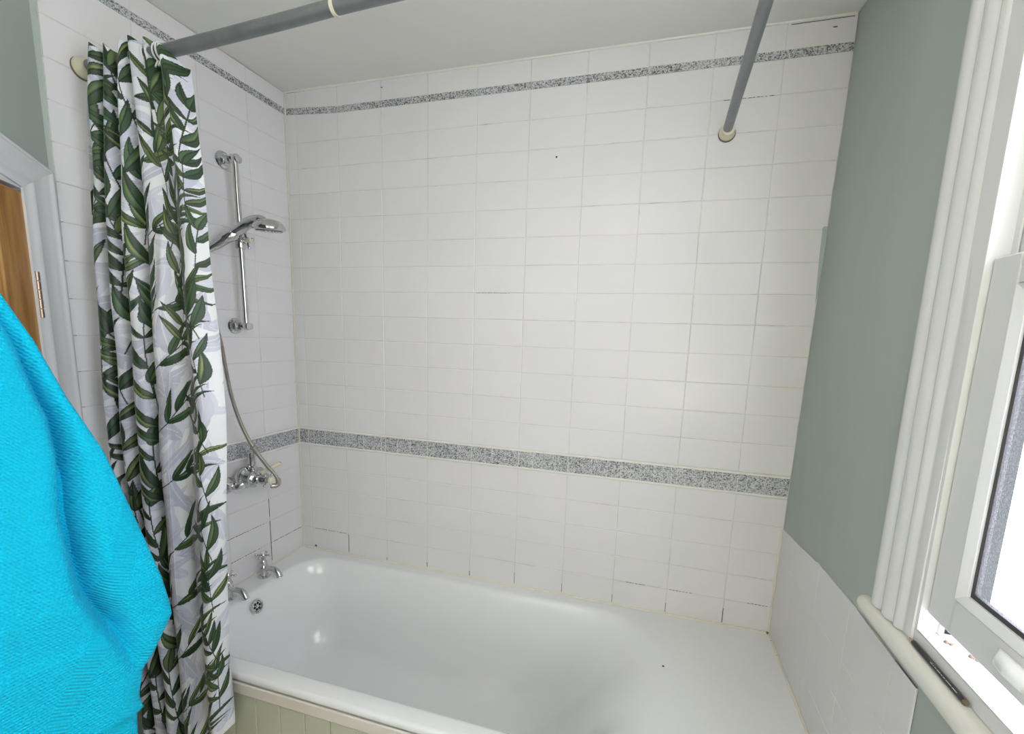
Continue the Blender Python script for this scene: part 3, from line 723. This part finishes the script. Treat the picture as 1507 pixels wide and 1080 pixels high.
ax = Vector((1, .18, -.04)).normalized(); bc_ = Vector((.040, -.350, .447))
mb = MB(); mb.lathe([(.0, -.006), (.036, -.006), (.043, .001), (.0445, .009), (.042, .018), (.034, .023), (.031, .040), (.034, .044), (.034, .052), (.029, .056), (.025, .066), (.0, .067)], bc_, ax, n=36)
mb.tube([bc_+Vector((.02, .02, 0)), bc_+Vector((.026, .062, -.004))], .019, n=18)
mb.build('valve_body', m_chrome, mv)
mb = MB(); mb.lathe([(.0, 0), (.0165, 0), (.0165, .02), (.013, .024), (.0145, .028), (.0145, .060), (.0165, .062), (.0165, .076), (.013, .080), (.0, .081)], (.066, -.328, .466), (0, 0, 1), n=20)
mb.build('top_outlet', m_chrome, mv)
kc = bc_+ax*.066
mb = MB(); mb.lathe([(.0, 0), (.016, 0), (.018, .006), (.018, .018), (.014, .024), (.012, .034), (.0, .035)], kc, ax, n=24)
mb.lathe([(.0, 0), (.011, 0), (.011, .012), (.0, .012)], kc+ax*.034, ax, n=18)
w_ = ax.cross(Vector((0, 0, 1))).normalized(); z_ = w_.cross(ax).normalized()
for k in range(4):
    a = math.pi/2*k+.95; d = w_*math.cos(a)+z_*math.sin(a); c = kc+ax*.040
    mb.tube([c+d*.008, c+d*.024], [.0036, .003], n=8); mb.ball(c+d*.0275, .0055, 12)
ch = sub(mb.build('flow_handle', m_chrome, mv), mv)
MB().lathe([(.0, 0), (.0125, 0), (.0125, .006), (.009, .010), (.0, .011)], kc+ax*.046, ax, n=18).build('index_cap', m_ivory, ch, label='cream centre cap')
ld0 = bc_+Vector((.048, .035, .010)); ld1 = Vector((.075, -.196, .470))
dl = (ld1-ld0)
mb = MB(); mb.tube([ld0, ld0+dl*.3, ld0+dl*.6, ld0+dl*.92], [.006, .0085, .0095, .009], n=14); lv = sub(mb.build('temperature_lever', m_ivory, mv, label='cream temperature lever'), mv)
MB().tube([ld0+dl*.92, ld0+dl*.97, ld1], [.0085, .0075, .003], n=12).build('lever_tip', m_chrome, lv)

# ------------------------------------------------------------------ riser rail
rr_ = empty('riser_rail', (0, -.312, 1.02), 'upright chrome shower riser rail with round wall brackets on left tiles', 'shower rail')
for z, zz in ((1.6135, 1.612), (1.0275, 1.027)):
    mb = MB(); mb.lathe([(.0, 0), (.029, 0), (.0305, .003), (.028, .008), (.021, .011), (.019, .016), (.0135, .021), (.0125, .040), (.0145, .044), (.0145, .052), (.0, .053)], (0, -.3135 if z > 1.3 else -.3065, z), X_, n=32)
    yb = -.3185 if z > 1.3 else -.3115
    mb.tube([(.050, yb-.006, z), (.062, yb-.002, z), (.062, yb+.02, z)], [.012, .0135, .012], n=16)
    mb.lathe([(.0, 0), (.0135, 0), (.0145, .004), (.0145, .020), (.012, .024), (.0, .025)], (.052, yb, z), X_, n=20)
    mb.build('wall_bracket', m_chrome, rr_)
MB().tube([(.062, -.3115, 1.022), (.062, -.3185, 1.62)], .0098, n=20).build('rail', m_chrome, rr_)
sl = Vector((.062, -.3155, 1.335))
mb = MB(); mb.lathe([(.0, -.030), (.015, -.030), (.0175, -.025), (.0155, -.008), (.0195, 0), (.0155, .008), (.0175, .025), (.015, .030), (.0, .030)], sl, n=22)
mb.lathe([(.0, 0), (.010, 0), (.010, .014), (.013, .018), (.013, .024), (.0, .026)], sl+Vector((.006, 0, 0)), X_, n=18)
for k in range(4):
    a = math.pi/2*k+.3; d = Vector((0, math.cos(a), math.sin(a))); c = sl+Vector((.030, .0, 0)); mb.tube([c, c+d*.021], .0035, n=8); mb.ball(c+d*.026, .0062, 12)
mb.tube([sl+Vector((0, -.010, .002)), sl+Vector((.004, -.035, .004)), sl+Vector((.006, -.048, .006))], [.008, .007, .009], n=14)
so_ = sub(mb.build('slider', m_chrome, rr_), rr_)
MB().lathe([(.0, 0), (.007, 0), (.008, .010), (.006, .017), (.0, .018)], sl+Vector((.030, 0, 0)), X_, n=14).build('index_button', m_ivory, so_)
mb = MB(); a0, a1 = Vector((.052, -.382, 1.325)), Vector((.085, -.352, 1.352)); mb.tube([a0, a0+(a1-a0)*.1, a0+(a1-a0)*.5, a1-(a1-a0)*.1, a1], [.0165, .0190, .0195, .0205, .018], n=20); mb.build('handset_cradle', m_chrome, so_)

# ------------------------------------------------------------------ shower head (handset)
hs = empty('hand_shower', (.15, -.34, 1.30), 'chrome hand shower head resting in the rail cradle, spray face down', 'hand shower')
hp = spline([(.018, -.408, 1.288), (.045, -.386, 1.312), (.085, -.358, 1.352), (.115, -.345, 1.378), (.145, -.337, 1.392), (.172, -.333, 1.396), (.198, -.329, 1.390)], 5)
n = len(hp); MB().tube(hp, [ip(i/(n-1), [0, .13, .42, .68, .86, 1], [.011, .0145, .0175, .0205, .019, .010]) for i in range(n)], n=20).build('handle', m_chrome, hs)
hc = Vector((.205, -.328, 1.375)); ha = Vector((-.06, .10, -1)).normalized()
mb = MB(); mb.lathe([(.0, -.026), (.018, -.0255), (.034, -.021), (.046, -.012), (.0535, -.001), (.055, .006), (.053, .010), (.049, .012), (.0, .012)], hc, ha, n=40); hd = sub(mb.build('head_shell', m_chrome, hs), hs)
mb = MB(); mb.lathe([(.0, .0), (.043, .0), (.043, .004), (.0, .0045)], hc+ha*.0115, ha, n=36); mb.build('spray_face', m_grey, hd)
mb = MB(); u1 = ha.orthogonal().normalized(); u2 = ha.cross(u1)
for r, k in ((.038, 20), (.030, 16), (.021, 11), (.011, 6)):
    for i in range(k):
        a = 2*math.pi*i/k; mb.lathe([(.0014, 0), (.0011, .004), (.0, .0042)], hc+ha*.015+(u1*math.cos(a)+u2*math.sin(a))*r, ha, n=6)
mb.build('nozzles', m_steel, hd, kind='stuff')
MB().lathe([(.0, 0), (.011, 0), (.0115, .010), (.0, .012)], (.010, -.414, 1.281), Vector((.5, .4, .45)), n=16).build('hose_nut', m_chrome, hs)

# ------------------------------------------------------------------ hose
hz = empty('shower_hose', (.1, -.42, .45), 'ribbed steel shower hose hanging between hand shower and mixer valve', 'hose')
hp = spline([(.010, -.414, 1.279), (.012, -.436, 1.245), (.035, -.462, 1.16), (.075, -.462, 1.07), (.098, -.457, .98), (.104, -.448, .88), (.106, -.434, .78), (.106, -.408, .69), (.106, -.374, .61), (.108, -.342, .552), (.116, -.308, .495), (.126, -.276, .445), (.128, -.266, .420)], 30)
# resample evenly and corrugate
L = [0]
for a, b_ in zip(hp[:-1], hp[1:]): L.append(L[-1]+(b_-a).length)
m_ = int(L[-1]/.0022); q = []
for i in range(m_+1):
    s = L[-1]*i/m_; q.append(Vector([ip(s, L, [p[k] for p in hp]) for k in range(3)]))
MB().tube(q, [.0066+.0009*(1 if i % 2 else -1) for i in range(len(q))], n=12).build('corrugated_tube', m_steel, hz, smooth=25)
MB().tube(spline([(.128, -.266, .426), (.127, -.265, .408), (.120, -.272, .400), (.108, -.285, .402)], 5), .0098, n=16).build('elbow_nut', m_steel, hz)
MB().tube([q[int(m_*.80)], q[int(m_*.80)+14]], .0105, n=14).build('sleeve', m_steel, hz)

# ------------------------------------------------------------------ curtain rail
cr = empty('shower_curtain_rail', (0.85, -.73, 1.70), 'grey tubular L-shaped shower curtain rail fixed to two walls below the ceiling', 'curtain rail')
r1 = spline([(.010, -.7308, 1.6978), (.275, -.7308, 1.7005), (.632, -.7308, 1.7165), (.852, -.7308, 1.7285), (1.15, -.7308, 1.737), (1.40, -.7308, 1.735), (1.585, -.7300, 1.727)], 8)
MB().tube(r1, .0158, n=24).build('rod', m_rail, cr, label='grey tube carrying the curtain')
r2 = [(1.7072, -.022, 1.6880), (1.7035, -.30, 1.6965), (1.7003, -.573, 1.7050), (1.7, -.615, 1.7066)]
MB().tube(r2, .0140, n=24).build('rod', m_rail, cr)
MB().tube(spline([(1.575, -.7302, 1.7278), (1.62, -.729, 1.725), (1.668, -.712, 1.720), (1.693, -.675, 1.714), (1.7, -.61, 1.7066)], 6), .0172, n=22).build('corner_joint', m_ivory, cr)
MB().tube([(.8000, -.7308, 1.7258), (.8085, -.7308, 1.7262)], .0174, n=24).build('collar', m_ivory, cr, label='cream collar on the rod')
for c, a_, s in (((.0, -.7305, 1.6975), (1, 0, 0), 1.0), ((1.7085, 0, 1.6855), (0, -1, .03), .95)):
    mb = MB(); mb.lathe([(.0, .0005), (.028*s, .0005), (.028*s, .003), (.0, .003)], Vector(c)+Vector((0, 0, -.002)), a_, n=24); fl = mb.build('grime_ring', m_grime, cr)
    mb = MB(); mb.lathe([(.0, .001), (.0255*s, .001), (.0265*s, .006), (.0235*s, .014), (.0205*s, .022), (.0200*s, .032), (.016*s, .033), (.0, .033)], c, a_, n=28); mb.build('wall_flange', m_ivory, cr, label='cream wall flange')

# ------------------------------------------------------------------ leaf print for the curtain
def leaf_print(W, H, nx, nz):
    """colour grid of a white cloth W x H metres printed with climbing fronds"""
    rnd = random.Random(11)
    S, T = np.meshgrid(np.linspace(0, W, nx), np.linspace(0, H, nz), indexing='ij')   # T up from hem
    img = np.empty((nx, nz, 3)); img[:] = (.82, .84, .87)
    def leaf(x, z, ang, L, wd, col, light, curve, ghost=False):
        ca, sa = math.cos(ang), math.sin(ang); R = L*1.15
        i0, i1 = max(0, int((x-R)/W*(nx-1))), min(nx, int((x+R)/W*(nx-1))+2); j0, j1 = max(0, int((z-R)/H*(nz-1))), min(nz, int((z+R)/H*(nz-1))+2)
        if i0 >= i1 or j0 >= j1: return
        dx = S[i0:i1, j0:j1]-x; dz = T[i0:i1, j0:j1]-z
        u = (dx*ca+dz*sa)/L; v = -dx*sa+dz*ca
        v = v - curve*L*(u*u) ; uu = np.clip(u, 0, 1)
        w = wd*(np.sin(np.pi*uu**.72)**.9)*(1-.25*uu)
        m = (u > 0) & (u < 1) & (np.abs(v) < w)
        c = np.array(col); rel = np.clip(v/np.maximum(w, 1e-5), -1, 1)
        sub_ = img[i0:i1, j0:j1]
        if ghost:
            sub_[m] = c; mm = m & (np.abs(v) < .0012); sub_[mm] = np.array((.74, .76, .82)); return
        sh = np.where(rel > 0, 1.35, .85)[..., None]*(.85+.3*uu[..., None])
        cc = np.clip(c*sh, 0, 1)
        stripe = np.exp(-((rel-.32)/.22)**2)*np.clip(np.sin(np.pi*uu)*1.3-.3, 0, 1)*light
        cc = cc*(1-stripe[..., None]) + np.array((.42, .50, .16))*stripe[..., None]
        sub_[m] = cc[m]
        mm = m & (np.abs(v) < .0011); sub_[mm] = np.array((.012, .028, .012))
        mm = m & (np.abs(v) > w-.0016); sub_[mm] = np.array((.014, .032, .016))
    def greens():
        k = rnd.random()
        return (.022+.030*k, .060+.050*k, .026+.018*k) if k < .8 else (.085, .140, .045)
    # pale ghost fronds under everything
    for _ in range(int(W*H*460)):
        leaf(rnd.uniform(-.02, W), rnd.uniform(-.02, H), rnd.uniform(.1, 3.0), rnd.uniform(.09, .16), rnd.uniform(.012, .02), rnd.choice([(.56, .58, .68), (.63, .65, .74), (.68, .70, .78)]), 0, rnd.uniform(-.3, .3), True)
    def stem(pts, r=.0016):
        for (a, b_) in zip(pts[:-1], pts[1:]):
            for t in np.linspace(0, 1, 24):
                x, z = a[0]+(b_[0]-a[0])*t, a[1]+(b_[1]-a[1])*t
                i, j = int(x/W*(nx-1)), int(z/H*(nz-1)); k = 1
                if 0 <= i < nx and 0 <= j < nz: img[max(0, i):i+1+k, max(0, j):j+2] = (.02, .04, .02)
    def frond(x, z, ang, n, L, step, bend=0.0):
        px, pz, a = x, z, ang; pts = [(px, pz)]; jobs = []
        for k in range(n):
            px += math.cos(a)*step; pz += math.sin(a)*step; a += bend; pts.append((px, pz))
            sd = 1 if k % 2 else -1; f = 1-.35*k/n
            jobs.append((px, pz, a+sd*rnd.uniform(.40, .80), L*f*rnd.uniform(.85, 1.1), sd))
            if rnd.random() < .35: jobs.append((px, pz, a-sd*rnd.uniform(.5, .9), L*f*.8, -sd))
        jobs.append((px, pz, a, L*.75, 1))
        stem(pts)
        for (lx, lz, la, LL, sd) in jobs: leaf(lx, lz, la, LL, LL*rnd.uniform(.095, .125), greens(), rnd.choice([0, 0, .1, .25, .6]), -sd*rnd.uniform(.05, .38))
    # climbing stems on the gathered side, side sprays onto the open ground
    for sx in (.03, .115, .195):
        z = -.05+rnd.random()*.06
        while z < H:
            frond(sx+rnd.uniform(-.012, .012), z, math.pi/2+rnd.uniform(-.25, .25), 5, .118, .040, rnd.uniform(-.04, .04)); z += (.165 if z < 1.0 else .135)
    z = .02
    while z < H:
        frond(.225+rnd.uniform(-.01, .01), z, rnd.uniform(.30, .80), 4, .118, .034, -.02); z += rnd.uniform(.150, .205)
    z = .10
    while z < H:
        frond(W-.030, z, math.pi/2+rnd.uniform(-.15, .35), 4, .095, .036); z += .165
    z = 1.22
    while z < H:
        frond(.30, z, math.pi/2+rnd.uniform(-.3, .3), 4, .110, .038); frond(.36, z+.06, math.pi/2+rnd.uniform(-.3, .3), 4, .105, .038); z += .14
    return img

# ------------------------------------------------------------------ shower curtain
def curtain():
    W, H = .42, 2.02; nx, nz = 520, 1250
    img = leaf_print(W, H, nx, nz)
    zk = [-.35, 0, .3, .8, 1.3, 1.6, 1.72]
    XL = [.085, .085, .062, .016, .014, .035, .060]; XR = [.430, .442, .440, .449, .405, .372, .345]; Y0 = [-.812, -.812, -.806, -.782, -.757, -.742, -.735]
    sk = [0, .12, .25, .40, .58, .86, 1.0]; ph = [.3, 1.0, 2.0, 3.0, 3.95, 4.9, 5.45]
    s = np.linspace(0, 1, nx)[:, None]; t = np.linspace(0, 1, nz)[None, :]
    hem = np.interp(s, [0, .3, .36, .42, .5, .7, 1], [-.40, -.36, -.30, -.335, -.305, -.245, -.125]); top = 1.722 - .034*np.clip((s-.74)/.06, 0, 1) - .02*np.clip((s-.93)/.05, 0, 1)
    th = 2*np.pi*np.interp(s, sk, ph)
    z = hem + (top-hem)*t; kz = np.clip((z+.3)/2.0, 0, 1)
    xl, xr, y0 = np.interp(z, zk, XL), np.interp(z, zk, XR), np.interp(z, zk, Y0)
    A = np.interp(s, [0, .45, .62, .86, 1], [.019, .021, .010, .012, .020])*(1+.35*kz)
    drift = .5*np.sin(2.1*z+1.0)
    y = y0 - A*np.cos(th+drift*.8)
    x = xl+(xr-xl)*(s + .020*np.sin(th+drift*.8+.6)*np.where(s < .6, 1, .5)*np.sin(np.pi*s))
    pin = np.clip((z-1.30)/.42, 0, 1)**1.5
    y = y - .012*pin*np.cos(2*np.pi*8.5*s+.8); x = x + .006*pin*np.sin(2*np.pi*8.5*s)
    y = y + .0028*np.sin(38*s+9*z)*np.sin(3.1*z+5*s) + .0016*np.sin(17*z+22*s)
    # a drag fold running down from the rings across the open half
    y = y - .010*np.exp(-((s-(.88-.38*(1.72-z)/1.0))/.035)**2)*np.clip((z-.75)/.3, 0, 1)
    zt = z + .010*np.cos(2*np.pi*8.5*s+.8)*np.clip((z-1.63)/.06, 0, 1)
    verts = np.stack([np.maximum(x, .008), y, zt], -1)
    me = bpy.data.meshes.new('shower_curtain')
    og = np.array((.22, -.77, -.35)); V = (verts.reshape(-1, 3)-og)
    idx = np.arange(nx*nz).reshape(nx, nz)
    Fq = np.stack([idx[:-1, :-1], idx[1:, :-1], idx[1:, 1:], idx[:-1, 1:]], -1).reshape(-1, 4)
    me.vertices.add(len(V)); me.vertices.foreach_set('co', V.ravel())
    me.loops.add(Fq.size); me.loops.foreach_set('vertex_index', Fq.ravel().astype(np.int32))
    me.polygons.add(len(Fq)); me.polygons.foreach_set('loop_start', (np.arange(len(Fq))*4).astype(np.int32)); me.polygons.foreach_set('loop_total', np.full(len(Fq), 4, np.int32))
    me.update(calc_edges=True); me.validate()
    me.polygons.foreach_set('use_smooth', np.ones(len(Fq), bool))
    at = me.color_attributes.new('print', 'FLOAT_COLOR', 'POINT')
    c = np.ones((nx*nz, 4)); c[:, :3] = img.reshape(-1, 3); at.data.foreach_set('color', c.ravel())
    me.materials.append(m_cloth)
    root = empty('shower_curtain', tuple(og), 'white shower curtain printed with dark green leaf fronds, bunched at the left wall', 'shower curtain')
    o = bpy.data.objects.new('curtain_cloth', me); COL.objects.link(o); o.parent = root
    sm = o.modifiers.new('thickness', 'SOLIDIFY'); sm.thickness = .0007; sm.offset = 0
    return root
curtain()

# ------------------------------------------------------------------ curtain rings
def ring_thing(x, z, y=-.7308):
    t = empty('curtain_ring', (x, y, z), 'white plastic curtain ring nearest the open end of the curtain', 'curtain ring', 'rings on the curtain rail')
    n = 28; pts = [(x, y+.0195*math.sin(2*math.pi*k/n), z-.002+.0215*math.cos(2*math.pi*k/n)) for k in range(n)]
    MB().tube(pts, .0021, n=10, closed=True).build('loop', m_wplast, t)
    MB().tube([(x, y-.006, z-.023), (x, y-.010, z-.031), (x, y-.014, z-.040)], [.003, .0024, .002], n=8).build('hook', m_wplast, t)
    return t
rg = ring_thing(.2935, 1.7015)
g_ = 'rings on the curtain rail'
for dx, lab in ((-.011, 'white plastic curtain ring, second from the open end of the curtain'), (-.034, 'white plastic curtain ring, third from the open end, half hidden by the curtain top'), (-.048, 'white plastic curtain ring behind the curtain top, fourth from the open end')):
    c = copy_thing(rg, (dx, 0, -.0006), lab, g_)

# ------------------------------------------------------------------ turquoise towel on the hook of the pine door
def towel():
    hook = Vector(d3(.55, 1.36, .055))
    R = [((.372, -1.235), 1.34), ((.385, -1.215), 1.28), ((.412, -1.190), 1.17), ((.434, -1.169), 1.069), ((.445, -1.137), .987), ((.464, -1.108), .878), ((.495, -1.075), .766), ((.532, -1.056), .628), ((.566, -1.037), .488), ((.569, -1.027), .420), ((.575, -1.029), .398),
         ((.543, -1.048), .338), ((.519, -1.061), .300), ((.510, -1.068), .265), ((.512, -1.071), .245), ((.523, -1.073), .222)]
    R2 = [((.372, -1.25), 1.33), ((.41, -1.2), 1.17), ((.43, -1.16), .9), ((.47, -1.09), .6), ((.50, -1.065), .35), ((.512, -1.066), .24), ((.505, -1.070), .198), ((.512, -1.076), .160), ((.508, -1.085), .10), ((.49, -1.09), -.02), ((.46, -1.12), -.22)]
    root = empty('towel', tuple(hook), 'bright turquoise textured cotton towel hanging in front of the pine door', 'towel')
    def sheet(Rc, zend, nm, off, nu=150, nv=260):
        zs = [z for _, z in Rc][::-1]; xs = [p[0] for p, _ in Rc][::-1]; ysr = [p[1] for p, _ in Rc][::-1]
        ztop = Rc[0][1]
        mb = MB(); V = np.empty((nu, nv, 3)); UV = np.empty((nu, nv, 2))
        for j in range(nv):
            t = j/(nv-1); z = ztop + (zend-ztop)*t
            rx, ry = ip(z, zs, xs), ip(z, zs, ysr)
            w = ip(z, [-.3, .3, .9, 1.2, 1.34], [.50, .47, .26, .12, .03])
            k = ip(z, [.2, 1.0, 1.34], [1, .75, .3])
            dirx, diry = -.22*k-.05, -.95     # runs back towards the off-frame side
            cut = 0
            if z < .398:       # below the corner the cloth is trimmed by its hem: find where the hem meets the sheet
                ox, oy = 1.5352, -1.703; bx, by = .575, -1.029; ex, ey = rx-ox, ry-oy
                det = dirx*(-ey) + diry*ex
                cut = ((ox-bx)*(-ey) + (oy-by)*ex)/det
                rx, ry = bx, by
            if z < .40: w = ip(z, [-.3, .40], [.52, .455])
            for i in range(nu):
                u = i/(nu-1)
                # soft roll at the right edge, one deep furrow, broad folds
                q = u*w + cut
                fur = ip(z, [.30, .37, .43, .50, .66, .84, .98, 1.3], [.066, .080, .097, .110, .086, .034, .024, .015])
                wd = ip(z, [.25, .48, .7, .95, 1.2], [.014, .018, .016, .010, .005]); dp = ip(z, [.28, .36, .45, .6, .8, 1.0, 1.3], [.0, .030, .064, .080, .062, .022, .002])
                d = -dp*math.exp(-((q-fur)/wd)**2) + .010*math.exp(-((q-fur-.055)/.035)**2)*ip(z, [.3, .5, 1.1, 1.3], [.3, 1, 1, .2])
                d += -.012*math.exp(-((q-cut)/.008))                                   # edge turns back
                d += .012*math.sin(9*q+2.5*z+1.2)*min(1, q/.12)*ip(z, [0, 1.0, 1.34], [1, .8, .1])
                d += off
                x = rx+dirx*q + d*.95; y = ry+diry*q - d*.20
                zz = z - .02*q
                V[i, j] = (x, y, zz)
                # cloth axes: bands run parallel to the lower right hem
                du = q; dz = z
                UV[i, j] = (.47*q - .88*(z-.40), .88*q + .47*(z-.40))     # x along the hem, y up from it
        idx = np.arange(nu*nv).reshape(nu, nv)
        Fq = np.stack([idx[:-1, :-1], idx[:-1, 1:], idx[1:, 1:], idx[1:, :-1]], -1).reshape(-1, 4)
        mb.add([tuple(p) for p in V.reshape(-1, 3)], [tuple(int(a) for a in f) for f in Fq])
        o = mb.build(nm, m_towel, root, smooth=180)
        uvl = o.data.uv_layers.new(name='cloth'); fl = UV.reshape(-1, 2)
        li = np.empty(len(o.data.loops), np.int32); o.data.loops.foreach_get('vertex_index', li)
        uvl.data.foreach_set('uv', fl[li].ravel())
        sm = o.modifiers.new('thickness', 'SOLIDIFY'); sm.thickness = .004; sm.offset = 0
        return o
    sheet(R, .222, 'front_fold', 0)
    sheet(R2, -.22, 'back_fold', -.016, 110, 160)
    MB().tube([hook+Vector((-.015, -.012, -.03)), hook+Vector((0, 0, -.005)), hook+Vector((.01, .008, -.03))], .003, n=8).build('hanging_loop', m_towel, root)
    hk = empty('coat_hook', d3(.55, 1.25, 0), 'chrome coat hook holding the turquoise towel', 'hook')
    g = MB(); g.lathe([(.0, .0008), (.018, .0008), (.018, .005), (.0, .006)], d3(.55, 1.295, 0), ND, n=20); g.build('back_plate', m_chrome, hk)
    MB().tube(spline([d3(.55, 1.295, .004), d3(.55, 1.295, .030), d3(.55, 1.31, .052), d3(.55, 1.35, .060)], 5), .0045, n=12).build('prong', m_chrome, hk)
towel()

# ------------------------------------------------------------------ pencil on the sill
def pencil():
    a, b_ = Vector((2.0170, -.7780, .5088)), Vector((2.0165, -.9400, .5092)); d = (b_-a).normalized()
    t = empty('pencil', tuple((a+b_)/2), 'slim black pencil with silver lettering lying on the cream window sill', 'pencil')
    R = .0041; c0 = a+d*.014
    MB().tube([c0, b_-d*.006], R, n=8).build('barrel', m_black, t, smooth=0)
    MB().tube([c0, a+d*.004], [R*.96, .0016], n=16).build('sharpened_wood', m_pwood, t)
    MB().tube([a+d*.0045, a], [.0017, .0005], n=12).build('lead_point', m_black, t)
    MB().tube([b_-d*.006, b_-d*.002, b_], [R, R*.9, R*.5], n=10).build('end_cap', m_grime, t)
    mb = MB(); y = .072
    for w in (.006, .002, .004, .009, .003, .005, .014, .012):
        c = a+d*y; mb.box(c.x-R*.72-.0006, c.x-R*.45, c.y, c.y-w, c.z+R*.62, c.z+R*.78); y += w+.0022
    mb.build('silver_lettering', m_pmark, t, smooth=0)
pencil()

# ------------------------------------------------------------------ added uplighter, unseen behind the camera, brightens the ceiling
LX, LZ = 1.76, .16
lp = empty('added_uplighter', (LX, -2.77, LZ), 'added white half-bowl uplighter, out of view, brightening the ceiling', 'added lamp')
MB().lathe([(.0, 0), (.03, .0), (.08, .03), (.115, .09), (.11, .09), (.075, .035), (.0, .01)], (LX, -2.655, LZ-.08), n=36).build('bowl', m_wplast, lp)
MB().box(LX-.04, LX+.04, -2.779, -2.74, LZ-.08, LZ, .005).build('bracket', m_wplast, lp)
MB().ball((LX, -2.655, LZ-.035), .028, 20).build('bulb', m_added_lamp, lp)
pl = bpy.data.lights.new('added_uplight', 'SPOT'); pl.energy = ADDED_LAMP_W; pl.color = (1, .935, .87); pl.shadow_soft_size = .05; pl.spot_size = math.radians(112); pl.spot_blend = .9  # added spot, fills the room off the ceiling
po = bpy.data.objects.new('added_uplight', pl); COL.objects.link(po); po.location = (LX, -2.60, LZ+.03+Z0); po.rotation_euler = (math.radians(180), 0, 0)

for o in bpy.data.objects:
    if '_o' in o: del o['_o']
